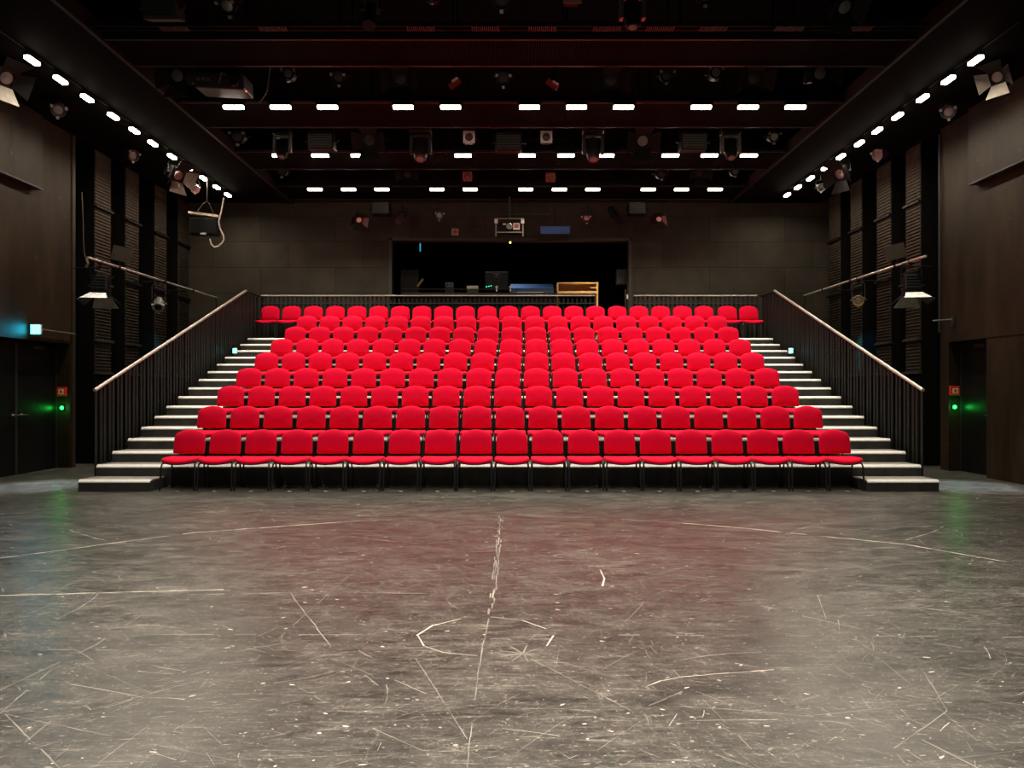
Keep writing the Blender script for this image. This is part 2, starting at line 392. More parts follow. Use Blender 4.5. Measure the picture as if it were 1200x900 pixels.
# ribbed columns along both walls
def column(x, sgn, y0, y1, lab):
    e = empty('ribbed_column', (x, (y0 + y1) / 2, 0), lab, 'column', 'ribbed columns along the ' + ('left' if sgn < 0 else 'right') + ' wall')
    h = (y1 - y0) / 2; k = -sgn                        # k points into the room; local x=0 is the face
    MB().box(min(0.0, -k * 0.54) - (0 if k < 0 else 0), max(-k * 0.54, 0.0) - 0.0, -h, h, 0.0, ZC - 0.01).build('side_casing', COLSIDE, e)
    r = MB(); r.box(0, k * 0.012, -h + 0.02, h - 0.02, 1.80, ZC - 0.03)
    z = 1.84
    while z < ZC - 0.08:
        r.add([(k * 0.012, -h + 0.025, z), (k * 0.012, h - 0.025, z), (k * 0.032, h - 0.025, z + 0.026), (k * 0.032, -h + 0.025, z + 0.026),
               (k * 0.012, h - 0.025, z + 0.036), (k * 0.012, -h + 0.025, z + 0.036)],
              [(0, 1, 2, 3), (3, 2, 4, 5), (1, 4, 2), (0, 3, 5)])
        z += 0.064
    r.build('ribbed_face', COLM, e)
    for zz in (1.78, 2.42, 3.74, 5.06):
        fg = MB().box(0, k * 0.07, -h - 0.015, h + 0.015, zz - 0.02, zz + 0.02)
        for i in range(5):
            yy = -h + 0.06 + i * (2 * h - 0.12) / 4
            fg.cyl((k * 0.05, yy, zz + 0.02), (k * 0.05, yy, zz + 0.04), 0.012, n=6)
        fg.build('flange', FIXG if zz < 2.5 else FIX, e)
    MB().box(0, k * 0.03, -h - 0.01, h + 0.01, 0.0, 1.74).build('plinth', COLSIDE, e)
for i, (a, b) in enumerate(((14.65, 15.26), (15.81, 16.40), (17.10, 17.71), (18.30, 18.90))):
    column(XL, -1, a, b, '%s dark ribbed column along the left wall counting from the door' % ORD[i + 1])
for i, (a, b) in enumerate(((14.25, 14.81), (15.37, 15.99), (16.65, 17.23), (17.75, 18.40))):
    column(XR, 1, a, b, '%s dark ribbed column along the right wall counting from the door' % ORD[i + 1])

# ------------------------------------------------------------------ seating platform
CX = -0.06
SX0, SX1 = CX - 6.11, CX + 6.11                      # outer edges of the stairs
AX0, AX1 = CX - 5.09, CX + 5.09                      # inner edges of the aisles
SR, SD = 0.166, 0.45
plat = empty('seating_platform', (0, 11.05, 0), 'tiered dark seating platform with white edged steps under the red chairs', 'platform')
def pb(name, x0, x1, y0, y1, z0, z1, m, parent, ends=()):
    o = MB().box(x0, x1, y0 - 11.05, y1 - 11.05, z0, z1).build(name, m, parent); return o
def tier(name, x0, x1, y0, y1, z0, z1):
    r = pb(name, x0, x1, y0, y1, z0, z1 - 0.02, RISER, plat)
    pb('tread', x0, x1, y0 + 0.06, y1, z1 - 0.02, z1, TREAD, r)
    a = y0 - 11.05
    n = MB().prism([(a - 0.006, z1 - 0.042), (a - 0.006, z1 - 0.026), (a + 0.024, z1 + 0.002), (a + 0.06, z1 + 0.002), (a + 0.06, z1 - 0.042)], x1 - x0, Matrix(((0, 0, 1, x0), (1, 0, 0, 0), (0, 1, 0, 0), (0, 0, 0, 1))))
    n.build('nosing', NOSE, r)
for k in range(2, 10):                                # platform tiers, full width
    y0 = 11.05 + 0.9 * (k - 2); y1 = y0 + 0.9 if k < 9 else YB - 0.02
    tier('tier', SX0, SX1, y0 + 0.012, y1 + 0.012 if k < 9 else y1, (k - 2) * 2 * SR if k > 2 else 0.0, (k - 1) * 2 * SR)
for k in range(1, 9):                                 # half steps in the two aisles
    y0 = 10.6 + 0.9 * (k - 1)
    for a, b in ((SX0, AX0), (AX1, SX1)):
        tier('step', a, b, y0, y0 + 0.45 + 0.005, (k - 1) * 2 * SR + (0.002 if k > 1 else 0), (2 * k - 1) * SR)
b = MB().box(AX0 + 0.05, AX1 - 0.05, 0.002, 0.0125, 0.0, 0.03); b.build('kick_strip', TREAD, plat)

# ------------------------------------------------------------------ chairs
def cushion(outline, layers):
    """closed pillow: outline of (u, v) points, layers of (inset, depth); returns vertex rings (u, v, w)"""
    us = [p[0] for p in outline]; vs = [p[1] for p in outline]
    cu, cv = (max(us) + min(us)) / 2, (max(vs) + min(vs)) / 2; hu, hv = (max(us) - min(us)) / 2, (max(vs) - min(vs)) / 2
    n = len(outline); V = []; Fc = []
    for ins, dep in layers:
        fu, fv = (hu - ins) / hu, (hv - ins) / hv
        V += [(cu + (u - cu) * fu, cv + (v - cv) * fv, dep) for u, v in outline]
    for i in range(len(layers) - 1):
        Fc += [(i * n + k, i * n + (k + 1) % n, (i + 1) * n + (k + 1) % n, (i + 1) * n + k) for k in range(n)]
    c0 = len(V); V.append((cu, cv, layers[0][1])); V.append((cu, cv, layers[-1][1]))
    Fc += [(c0, (k + 1) % n, k) for k in range(n)]
    b = (len(layers) - 1) * n
    Fc += [(c0 + 1, b + k, b + (k + 1) % n) for k in range(n)]
    return V, Fc
def arc(cx, cy, rx, ry, a0, a1, n):
    return [(cx + rx * math.cos(math.radians(a0 + (a1 - a0) * i / n)), cy + ry * math.sin(math.radians(a0 + (a1 - a0) * i / n))) for i in range(n + 1)]
def back_outline():
    # bottom 0.46 wide, gently rounded top with wide shoulders
    p = [(-0.205, 0.0), (0.205, 0.0)]
    p = arc(-0.208, 0.028, 0.024, 0.028, 180, 270, 4) + arc(0.208, 0.028, 0.024, 0.028, 270, 360, 4)
    p += arc(0.112, 0.225, 0.116, 0.108, 2, 62, 7) + [(0.1, 0.343), (0.05, 0.353), (0, 0.356), (-0.05, 0.353), (-0.1, 0.343)] + arc(-0.112, 0.225, 0.116, 0.108, 118, 178, 7)
    return p
def seat_outline():
    p = []
    for k in range(17):
        x = -0.25 * math.cos(PI * k / 16); p.append((x, -0.325 - 0.118 * (1 - abs(x / 0.25) ** 2.5) ** (1 / 2.5)))
    p += arc(0.205, -0.045, 0.045, 0.045, 0, 90, 5) + arc(-0.205, -0.045, 0.045, 0.045, 90, 180, 5)
    return p
def make_chair():
    e = bpy.data.objects.new('red_chair', None); COL.objects.link(e); e.empty_display_size = 0.1
    lean = 0.16
    # backrest pad (u=x, v=z, w=y)
    V, Fc = cushion(back_outline(), [(0.03, 0.034), (0.004, 0.032), (0.0, 0.02), (0.002, 0.006), (0.012, -0.008), (0.045, -0.026), (0.09, -0.038), (0.14, -0.044)])
    def bk(v): u, z, y = v; return (u, y - 0.045 * (1 - (u / 0.24) ** 2) * -0.6 - 0.03 + z * lean, 0.497 + z)
    MB().add([bk(v) for v in V], Fc).build('backrest', RED, e, smooth=True)
    V, Fc = cushion(back_outline(), [(0.04, 0.046), (0.012, 0.044), (0.008, 0.030)])
    MB().add([bk(v) for v in V], Fc).build('backrest_shell', BLK, e, smooth=True)
    # seat pad
    V, Fc = cushion(seat_outline(), [(0.02, 0.0), (0.002, 0.008), (0.0, 0.022), (0.004, 0.034), (0.018, 0.044), (0.06, 0.052), (0.12, 0.055)])
    def st(v):
        x, y, z = v; f = max(0, (-y - 0.26) / 0.18); return (x, y, 0.410 + z - 0.030 * f * f * (1 - 0.55 * (x / 0.25) ** 2) + 0.016 * (x / 0.25) ** 2 * (1 if z > .01 else 0.5))
    MB().add([st(v) for v in V], Fc).build('seat', RED, e, smooth=True)
    V, Fc = cushion(seat_outline(), [(0.05, -0.022), (0.015, -0.014), (0.008, 0.001)])
    MB().add([st(v) for v in V], Fc).build('seat_shell', BLK, e, smooth=True)
    for s in (-1, 1):
        MB().tube([(s * 0.222, -0.30, 0.40), (s * 0.236, -0.355, 0.375), (s * 0.240, -0.375, 0.33), (s * 0.246, -0.405, 0.0)], 0.0125, 8).build('leg', LEGM, e, smooth=True)
        MB().tube([(s * 0.222, -0.10, 0.40), (s * 0.234, -0.055, 0.375), (s * 0.238, -0.04, 0.33), (s * 0.244, -0.012, 0.0)], 0.0125, 8).build('leg', LEGM, e, smooth=True)
    fr = MB()
    for s in (-1, 1):
        fr.tube([(s * 0.222, -0.30, 0.40), (s * 0.222, -0.10, 0.40)], 0.0105, 8)
    fr.tube([(-0.222, -0.12, 0.395), (0.222, -0.12, 0.395)], 0.009, 8); fr.tube([(-0.222, -0.28, 0.395), (0.222, -0.28, 0.395)], 0.009, 8)
    fr.build('seat_frame', LEGM, e, smooth=True)
    br = MB().tube([(-0.13, -0.10, 0.398), (-0.13, 0.0, 0.402), (-0.13, 0.035, 0.44), (-0.13, 0.060, 0.58), (-0.11, 0.064, 0.61), (0.11, 0.064, 0.61),
                    (0.13, 0.060, 0.58), (0.13, 0.035, 0.44), (0.13, 0.0, 0.402), (0.13, -0.10, 0.398)], 0.012, 8)
    br.build('back_support', BLK, e, smooth=True)
    lk = MB().box(0.240, 0.2565, -0.372, -0.345, 0.415, 0.433).box(-0.2565, -0.240, -0.372, -0.345, 0.405, 0.423)
    lk.build('link_bracket', CHROME, e, bevel=0.003)
    return e
ROWS = ['front row on the stage floor', 'second row', 'third row', 'fourth row', 'fifth row', 'sixth row', 'seventh row', 'eighth row', 'top row by the back rail']
OFF = [-0.013, -0.046, -0.085, -0.095, -0.065, -0.04, -0.02, -0.02, -0.1]
proto = None
markers = []
for k in range(9):
    xs = [OFF[k] + (c - 9) * 0.53 for c in range(19)]
    if k == 8: xs = [-5.930, -5.405] + xs + [5.24, 5.76]
    n = len(xs)
    for c, x in enumerate(xs):
        if proto is None: proto = make_chair(); e = proto
        else: e = copy_tree(proto)
        e.location = (x + random.uniform(-0.003, 0.003), 11.035 + 0.9 * k + random.uniform(-0.006, 0.004), 2 * SR * k + 0.0035)
        e.rotation_euler = (0, 0, math.radians(random.uniform(-0.4, 0.4)))
        mid = n // 2
        if c < mid: lab = 'red padded chair, %s from the left end of the %s' % (ORD[c + 1] if c else 'first', ROWS[k])
        elif c == mid: lab = 'red padded chair in the exact middle of the %s' % ROWS[k]
        else: lab = 'red padded chair, %s from the right end of the %s' % (ORD[n - c], ROWS[k])
        tag(e, lab, 'chair', 'red chairs in the ' + ROWS[k])
        if k == 0: markers.append((x, lab.split('chair')[1].strip(', ')))
mk = None
for i, (x, w) in enumerate(markers):
    n = len(markers); m_ = n // 2
    pos = ('%s from the left' % ORD[i + 1]) if i < m_ else ('middle of the line' if i == m_ else '%s from the right' % ORD[n - i])
    if mk is None:
        mk = MB().prism([(-0.026, -0.02), (0.024, -0.022), (0.027, 0.02), (-0.025, 0.021)], 0.002).build('floor_sticker', mat('cream_sticker', (0.8, 0.74, 0.5), 0.5)); o = mk
    else: o = mk.copy(); COL.objects.link(o)
    o.location = (x + random.uniform(-0.02, 0.02), 10.63, 0.0004); o.rotation_euler = (0, 0, random.uniform(-.1, .1))
    tag(o, 'small cream floor sticker before the front row chairs, ' + pos, 'sticker', 'seat stickers before the front row')

# ------------------------------------------------------------------ railings
SL = 2 * SR / 0.9
def railing(sgn, lab):
    x = CX + sgn * 6.19
    e = empty('stair_railing', (x, 11.16, 0), lab, 'railing', 'railings beside the stairs')
    zb = 1.44; yt = 17.45 - 11.16; zt = zb + yt * SL; yr = 18.5 - 11.16
    top = MB().tube([(0, 0, zb), (0, yt, zt), (0, yt + 0.06, zt + 0.01)], 0.026, 10)
    top.build('handrail', RAILM, e, smooth=True)
    MB().tube([(0, yt + 0.04, zt + 0.0), (0, yr - 0.07, zt)], 0.022, 8).build('landing_rail', BAR, e, smooth=True)
    y = 0.03; i = 0
    while y < yr - 0.09:
        zh = min(zt, zb + y * SL) - 0.03
        z0 = max(0.0, min(16 * SR, (math.floor((y + 0.11 + 0.45) / 0.45)) * SR) - 0.35) if i else 0.0
        MB().box(-0.005, 0.005, y - 0.03, y + 0.03, z0, zh).build('baluster', BAR, e)
        y += 0.105 if i % 2 else 0.14; i += 1
    for yy in (2.05, 4.1):
        MB().cyl((-0.03, yy, zb + yy * SL - 0.012), (0.0, yy, zb + yy * SL - 0.06), 0.010).build('rail_bracket', LEGM, e)
railing(-1, 'steel stair railing with dark upright bars beside the left stairs')
railing(1, 'steel stair railing with dark upright bars beside the right stairs')
def backrail(x0, x1, lab, post_end):
    e = empty('guard_rail', (x0, 18.5, PZ), lab, 'railing', 'guard rails behind the top row')
    w = x1 - x0; zt = 3.80 - PZ
    MB().box(0, w, -0.02, 0.02, zt - 0.025, zt).build('top_rail', RAILM, e, bevel=0.004)
    MB().box(0, w, -0.012, 0.012, zt - 0.215, zt - 0.19).build('middle_rail', FIXG, e)
    MB().box(0, w, -0.012, 0.012, 0.08, 0.105).build('lower_rail', BAR, e)
    n = int(w / 0.11)
    s = MB()
    for i in range(n + 1):
        x = i * w / n; s.box(x - 0.022, x + 0.022, 0.014, 0.022, 0.06, zt - 0.026)
    s.build('upright_slats', BAR, e)
    for i in range(int(w / 1.6) + 1):
        x = min(w - 0.02, i * 1.6 + 0.02)
        MB().box(x - 0.02, x + 0.02, 0.024, 0.05, 0.004, zt - 0.03).build('post', BAR, e)
backrail((305 - VX) * 18.5 / F + 0.02, (697 - VX) * 18.5 / F, 'long guard rail behind the top row running left of the booth gap', 1)
backrail((743 - VX) * 18.5 / F, (888 - VX) * 18.5 / F - 0.02, 'short guard rail behind the top row right of the booth gap', 1)

# long pipes along the side walls
def pipe(x, y0, y1, z, lab, sgn):
    e = empty('side_pipe', (x, y0, z), lab, 'pipe', 'lighting pipes along the side walls')
    MB().cyl((0, 0, 0), (0, y1 - y0, 0), 0.021, n=12).build('tube', RAILM, e, smooth=True)
    MB().cyl((0, y1 - y0 - 0.03, -0.02), (0, y1 - y0 - 0.03, -z + 0.002), 0.022).build('end_post', BAR, e)
    for yy in (1.0, 2.8, 4.2):
        s = sgn * (abs(XL if sgn < 0 else XR) - abs(x) - 0.085)
        b = MB().cyl((0, yy, 0.0), (s, yy, -0.02), 0.014).box(-0.035, 0.035, yy - 0.02, yy + 0.02, -0.035, 0.035)
        b.build('wall_bracket', FIX, e)
PXL, PXR = -7.30, 7.02
pipe(PXL, 12.83, 18.4, 3.72, 'long steel pipe along the left wall carrying spotlights', -1)
pipe(PXR, PXR * F / (1085 - VX), 18.0, 3.72, 'long steel pipe along the right wall carrying spotlights', 1)

# ------------------------------------------------------------------ catwalks
WALKS = [(10.13, 10.95), (12.35, 13.50), (14.90, 16.05), (17.40, YB - 0.35)]
WN = ['nearest', 'second', 'third', 'farthest']
for i, (a, b) in enumerate(WALKS):
    e = empty('lighting_catwalk', (0, a, ZC), '%s dark grating catwalk crossing under the ceiling' % WN[i], 'catwalk', 'catwalks under the ceiling')
    x0, x1 = RX0 + 0.04, RX1 - 0.04; dp = b - a
    g = MB(); x = x0 + 0.02
    while x < x1:
        g.box(x - 0.006, x + 0.006, 0.03, dp - 0.03, 0.0, 0.03); x += 0.034
    g.build('grating', GRATE, e)
    MB().box(x0, x1, 0, dp, 0.05, 0.07).build('deck_plate', SOFFIT, e)
    MB().box(x0, x1, -0.02, 0.02, -0.012, 0.10).build('front_edge', EDGE, e)
    MB().box(x0, x1, dp - 0.03, dp + 0.02, -0.015, 0.10).build('rear_edge', EDGE, e)
    for yy in (0.0, dp): MB().tube([(x0, yy, 1.1), (x1, yy, 1.1)], 0.02, 6).build('hand_rail', FIX, e)
    for k in range(8):
        xx = x0 + 0.1 + k * (x1 - x0 - 0.2) / 7
        for yy in (0.0, dp): MB().cyl((xx, yy, 0.1), (xx, yy, 1.1), 0.015, n=6).build('rail_post', FIX, e)
    if i == 0:
        tr = MB().box(x0, x1, -0.36, -0.35, -0.0, 0.06).box(x0, x1, -0.25, -0.24, 0.0, 0.06)
        tr.build('cable_tray', EDGE, e)
        r = MB(); 
        for c in (0.9, 2.2, 4.15, 5.0, 5.75, 6.6, 7.3, 8.0, 9.0, 9.9):
            for k in range(14): r.box(x0 + c + k * 0.027, x0 + c + k * 0.027 + 0.009, -0.365, -0.235, -0.008, -0.001)
        r.build('tray_rungs', mat('rung_steel', (0.08, 0.07, 0.05), 0.45), e)
    # pipe behind each catwalk for spotlights
    pp = empty('lighting_pipe', (0, b + 0.55 if i < 3 else 18.35, ZC + 0.62), 'dark lighting pipe hung behind the %s catwalk' % WN[i], 'pipe', 'pipes behind the catwalks')
    MB().cyl((x0, 0, 0), (x1, 0, 0), 0.025).build('tube', FIX, pp)
    for k in range(5): MB().cyl((x0 + 0.3 + k * 2.6, 0, 0), (x0 + 0.3 + k * 2.6, 0, ZT - ZC - 0.62), 0.008, n=6).build('hanger_rod', FIX, pp)
pp = empty('lighting_pipe', (0, 9.3, ZC + 0.62), 'dark lighting pipe hung before the nearest catwalk', 'pipe', 'pipes behind the catwalks')
MB().cyl((RX0 + .04, 0, 0), (RX1 - .04, 0, 0), 0.025).build('tube', FIX, pp)
for k in range(5): MB().cyl((-5 + k * 2.5, 0, 0), (-5 + k * 2.5, 0, ZT - ZC - 0.62), 0.008, n=6).build('hanger_rod', FIX, pp)

# ------------------------------------------------------------------ bar lamps
def area(name, loc, e, sx, sy, col=WARM, rot=(0, 0, 0), spread=PI):
    l = bpy.data.lights.new(name, 'AREA'); l.energy = e; l.shape = 'RECTANGLE'; l.size = sx; l.size_y = sy; l.color = col; l.spread = spread
    o = bpy.data.objects.new(name, l); COL.objects.link(o); o.location = loc; o.rotation_euler = rot; return o
CROSS_W, SIDE_W, STAGE_W = 22.0, 18.0, {8.5: 54.0, 5.4: 42.0, 2.4: 76.0}
lampA = None
def bar_lamp(loc, rz, ln, lab, grp, watt):
    global lampA
    if lampA is None:
        e = empty('ceiling_bar_lamp', loc, lab, 'lamp', grp, rz)
        MB().box(-0.185, 0.185, -0.04, 0.04, 0.014, 0.055).build('housing', FIX, e, bevel=0.006)
        MB().box(-0.165, 0.165, -0.042, 0.042, -0.036, 0.014).build('diffuser', LAMPG, e, bevel=0.012)
        MB().cyl((0, 0, 0.055), (0, 0, 0.084), 0.012).build('mount', FIX, e)
        lampA = e
    else:
        e = copy_tree(lampA); e.location = loc; e.rotation_euler = (0, 0, rz); tag(e, lab, 'lamp', grp)
    e.scale = (ln, 1, 1)
    o = area('bar_light', (loc[0], loc[1], loc[2] - 0.042), watt, 0.33 * ln, 0.05, rot=(0, 0, rz), spread=math.radians(104 if watt > 20 else 165))
    return e
rowA = [273.75, 328.75, 383.75, 472.5, 528, 620.5, 675.5, 730.75, 821.75, 876.75, 932]
rowB = [323.75, 375.2, 421.3, 542.5, 617.7, 663.2, 709.8, 785.7, 831.5, 877.6]
rowC = [369, 408.5, 447.5, 512, 551, 616, 655.5, 694.7, 759.7, 798.8, 838]
for nm, row, d, py in (('nearest', rowA, 12.31, 125), ('middle', rowB, 14.86, 181.7), ('farthest', rowC, 17.36, 221.5)):
    n = len(row)
    for i, px in enumerate(row):
        p = at(px, py, d)
        pos = ('%s from the left' % ORD[i + 1]) if i <= n // 2 else '%s from the right' % ORD[n - i]
        bar_lamp(p, 0, 0.45 if (nm == 'middle' and i == 0) else 1.0, 'lit bar lamp under the ceiling, %s in the %s crosswise row' % (pos, nm), nm + ' crosswise row of bar lamps', CROSS_W)
    tr = MB().box(RX0 + 0.1, RX1 - 0.1, d - 0.02, d + 0.02, p.z + 0.086, p.z + 0.11).build('lamp_track', FIX)
    tag(tr, 'thin dark lamp track carrying the %s crosswise row of lamps' % nm, 'track', 'lamp tracks')
dy = [70, 93, 114.5, 135.5, 152.5, 167.5, 183, 196, 208.5, 219, 228]
ZL = 6.1
for s, sl, xx in (('left', -1, -1.452 * 4.67), ('right', 1, 1.398 * 4.67)):
    for i, py in enumerate(dy):
        d = 4.67 * F / (VY - py)
        bar_lamp((xx, d, ZL), PI / 2, 0.75, 'lit bar lamp, %s from the front in the line along the %s side' % (ORD[i + 1], s), s + ' side line of bar lamps', SIDE_W)
    tr = MB().box(xx - 0.02, xx + 0.02, 9.6, 18.2, ZL + 0.086, ZL + 0.099).build('lamp_track', FIX)
    tag(tr, 'thin dark lamp track along the %s side of the ceiling' % s, 'track', 'lamp tracks')

# ------------------------------------------------------------------ spotlights
CLAMP_TURN = [0.0]
def clamp_yoke(e, w, drop, tilt=0.0):
    T = Matrix.Rotation(CLAMP_TURN[0], 4, 'Z')
    c = MB().tube([(0, 0.036, -0.028), (0, 0.042, 0.0), (0, 0.03, 0.03), (0, 0, 0.042), (0, -0.03, 0.03), (0, -0.042, 0.0)], 0.008, 6, T)
    c.box(-0.018, 0.018, -0.042, 0.042, -0.05, -0.028, T).cyl((0, 0, -0.05), (0, 0, -0.09), 0.01)
    c.build('clamp', FIX, e)
    y = MB().tube([(-w, 0, -drop), (-w, 0, -0.14), (-w + 0.03, 0, -0.095), (w - 0.03, 0, -0.095), (w, 0, -0.14), (w, 0, -drop)], 0.009, 6)
    for s in (-1, 1): y.cyl((s * (w - 0.02), 0, -drop), (s * (w + 0.035), 0, -drop), 0.022, n=10)
    return y
def spot(kind, pos, pan, tilt, lab, S=1.0, body=None, flaps=None, front=None, yoke=None, grp=None, drop=0.27):
    """pos is where the middle of the lamp body sits; pan 0 faces the camera, tilt points the beam down"""
    body = body or FIX
    tm = MB
    e = empty({'fresnel': 'barn_door_spotlight', 'par': 'par_can_spotlight', 'profile': 'profile_spotlight', 'box': 'softbox_spotlight', 'head': 'moving_head_spotlight', 'square': 'square_front_spotlight', 'projector': 'hanging_projector'}[kind],
              (pos[0], pos[1], pos[2] + drop * S), lab, 'projector' if kind == 'projector' else 'spotlight', grp or 'spotlights', pan)
    e.scale = (S, S, S)
    B = Matrix.Translation((0, 0, -drop)) @ Matrix.Rotation(math.radians(tilt), 4, 'X')
    if kind == 'fresnel':
        clamp_yoke(e, 0.15, drop).build('yoke', yoke or FIX, e)
        b = MB().box(-0.125, 0.125, -0.10, 0.16, -0.115, 0.125, B); b.build('body', body, e, bevel=0.02)
        v = MB()
        for k in range(5): v.box(-0.10, 0.10, -0.06 + k * 0.045, -0.04 + k * 0.045, 0.125, 0.14, B)
        v.build('cooling_fins', body, e)
        MB().lathe([(0.085, -0.10), (0.085, -0.112), (0.06, -0.122), (0.02, -0.128)], 20, B).build('lens', front or LENS, e, smooth=True)
        MB().box(-0.14, 0.14, -0.13, -0.115, -0.13, -0.10, B).box(-0.14, 0.14, -0.13, -0.115, 0.10, 0.13, B).box(-0.14, -0.10, -0.13, -0.115, -0.1, 0.1, B).box(0.10, 0.14, -0.13, -0.115, -0.1, 0.1, B).build('front_frame', FIX, e)
        fl_ = flaps or [FLAPD] * 4
        for q in range(4):
            R = B @ Matrix.Translation((0, -0.13, 0)) @ Matrix.Rotation(q * PI / 2, 4, 'Y') @ Matrix.Translation((0, 0, 0.12)) @ Matrix.Rotation(math.radians(38), 4, 'X') @ Matrix.Rotation(PI / 2, 4, 'X')
            wd, ln = (0.125, 0.22) if q % 2 == 0 else (0.115, 0.20)
            MB().prism([(-wd * 0.92, 0), (wd * 0.92, 0), (wd * 1.55, ln), (-wd * 1.55, ln)], 0.004, R).build('barn_door', fl_[q], e)
    elif kind == 'par':
        clamp_yoke(e, 0.125, drop).build('yoke', yoke or FIX, e)
        MB().lathe([(0.045, 0.19), (0.065, 0.17), (0.075, 0.10), (0.108, 0.04), (0.108, -0.13), (0.112, -0.135), (0.112, -0.15), (0.100, -0.15), (0.098, -0.12)], 22, B).build('can', body, e, smooth=True)
        MB().lathe([(0.097, -0.105), (0.06, -0.125), (0.02, -0.13)], 20, B).build('lens', front or LENS, e, smooth=True)
        h = MB()
        for q in range(3):
            a = q * 2.1 + 0.5; h.box(-0.02 + 0.118 * math.cos(a), 0.02 + 0.118 * math.cos(a), -0.165, -0.12, -0.02 + 0.118 * math.sin(a), 0.02 + 0.118 * math.sin(a), B)
        h.build('filter_clips', FIXS, e)
    elif kind == 'profile':
        clamp_yoke(e, 0.11, drop).build('yoke', yoke or FIX, e)
        MB().lathe([(0.05, 0.30), (0.085, 0.28), (0.09, 0.06), (0.07, 0.04), (0.065, -0.25), (0.082, -0.26), (0.082, -0.33), (0.07, -0.33)], 20, B).build('barrel', body, e, smooth=True)
        MB().lathe([(0.069, -0.31), (0.05, -0.32), (0.02, -0.325)], 18, B).build('lens', front or LENS, e, smooth=True)
        MB().box(-0.10, 0.10, 0.02, 0.06, -0.10, 0.10, B).build('gate', FIX, e, bevel=0.01)
    elif kind == 'box':
        clamp_yoke(e, 0.20, drop).build('yoke', yoke or FIX, e)
        MB().box(-0.18, 0.18, -0.10, 0.12, -0.13, 0.13, B).build('body', body, e, bevel=0.015)
        MB().box(-0.16, 0.16, -0.112, -0.10, -0.11, 0.11, B).build('front_panel', front or FIXG, e, bevel=0.004)
        v = MB()
        for k in range(6): v.box(-0.15, 0.15, -0.118, -0.112, -0.095 + k * 0.034, -0.085 + k * 0.034, B)
        v.build('louvre_bars', body, e)
    elif kind == 'square':
        clamp_yoke(e, 0.12, drop).build('yoke', yoke or FIX, e)
        MB().box(-0.09, 0.09, -0.09, 0.16, -0.09, 0.09, B).build('body', body, e, bevel=0.015)
        fr = MB()
        n = 24; po = []; pi_ = []
        for k in range(n):
            a = 2 * PI * k / n + PI / 4; c, s_ = math.cos(a), math.sin(a); m_ = max(abs(c), abs(s_))
            po.append((0.115 * c / m_, 0.115 * s_ / m_)); pi_.append((0.08 * c, 0.08 * s_))
        vs = [(x, -0.092, z) for x, z in po] + [(x, -0.092, z) for x, z in pi_] + [(x, -0.108, z) for x, z in po] + [(x, -0.108, z) for x, z in pi_]
        fs = []
        for k in range(n):
            j = (k + 1) % n
            fs += [(k, j, n + j, n + k), (2 * n + k, 3 * n + k, 3 * n + j, 2 * n + j), (k, 2 * n + k, 2 * n + j, j), (n + k, n + j, 3 * n + j, 3 * n + k)]
        fr.add(vs, fs, B); fr.build('colour_frame', front or WFRAME, e)
        MB().lathe([(0.078, -0.09), (0.05, -0.10), (0.02, -0.104)], 18, B).build('lens', mat('dim_red_lens', (0.12, 0.05, 0.045), 0.2), e, smooth=True)
    elif kind == 'head':
        MB().box(-0.17, 0.17, -0.13, 0.13, -0.12, -0.03).build('base', body, e, bevel=0.02)
        c = MB()
        for s in (-1, 1): c.tube([(s * 0.11, 0.03, -0.03), (s * 0.11, 0.036, 0.02), (s * 0.11, 0.02, 0.042), (s * 0.11, -0.01, 0.045), (s * 0.11, -0.034, 0.02)], 0.008, 6)
        c.build('clamp', FIX, e)
        y = MB().box(-0.16, 0.16, -0.05, 0.05, -0.17, -0.13)
        for s in (-1, 1): y.box(s * 0.145 - 0.025, s * 0.145 + 0.025, -0.055, 0.055, -0.44, -0.15)
        y.build('yoke', yoke or FIXG, e, bevel=0.012)
        B2 = Matrix.Translation((0, 0, -0.38)) @ Matrix.Rotation(math.radians(tilt), 4, 'X')
        MB().lathe([(0.06, 0.20), (0.10, 0.17), (0.112, 0.0), (0.10, -0.14), (0.08, -0.18), (0.072, -0.18)], 20, B2).build('head', body, e, smooth=True)
        MB().lathe([(0.07, -0.17), (0.05, -0.185), (0.02, -0.19)], 18, B2).build('lens', front or LENS, e, smooth=True)
    return e
PANC = 0.0
def rad(a): return math.radians(a)
# front bar, top edge of the picture
f0 = 'spotlights before the nearest catwalk'
spot('profile', at(435, 10, 9.3), 0, 62, 'dark spotlight at the top edge above the left bar of seats', 1.0, front=FIXS, grp=f0)
spot('par', at(507, -6, 9.3), 0, 15, 'round pale fronted spotlight at the top edge left of centre', 1.0, grp=f0)
spot('par', at(588, -4, 9.3), 0, 40, 'dim black spotlight at the top edge just left of centre', 1.1, front=FIXG, grp=f0)
spot('square', at(670, -5, 9.3), 0, 12, 'pink framed square spotlight at the top edge right of centre', 1.0, front=mat('pink_frame', (0.4, 0.13, 0.13), 0.5), grp=f0)
spot('head', at(741, 8, 9.3), 0, 80, 'black moving light with pale yoke ends at the top edge', 0.95, yoke=FIXS, grp=f0)
spot('par', at(825, -6, 9.3), 0, 30, 'dim black spotlight at the top edge right of the moving light', 1.0, front=FIXG, grp=f0)
spot('fresnel', at(985, 6, 9.3), rad(15), 40, 'black spotlight with dark flaps at the top edge far right', 0.9, flaps=[FLAPD, FLAPD, FIXG, FLAPD], grp=f0)
spot('par', at(270, 2, 9.3), rad(-10), 50, 'black spotlight with a bright rim at the top edge far left', 1.0, front=FIXS, grp=f0)
spot('box', at(190, 8, 9.3), 0, 20, 'dim greenish black box light at the top left of the grid', 1.2, body=mat('green_black', (0.02, 0.03, 0.02), 0.5), front=mat('green_black_front', (0.03, 0.045, 0.03), 0.5), grp=f0)
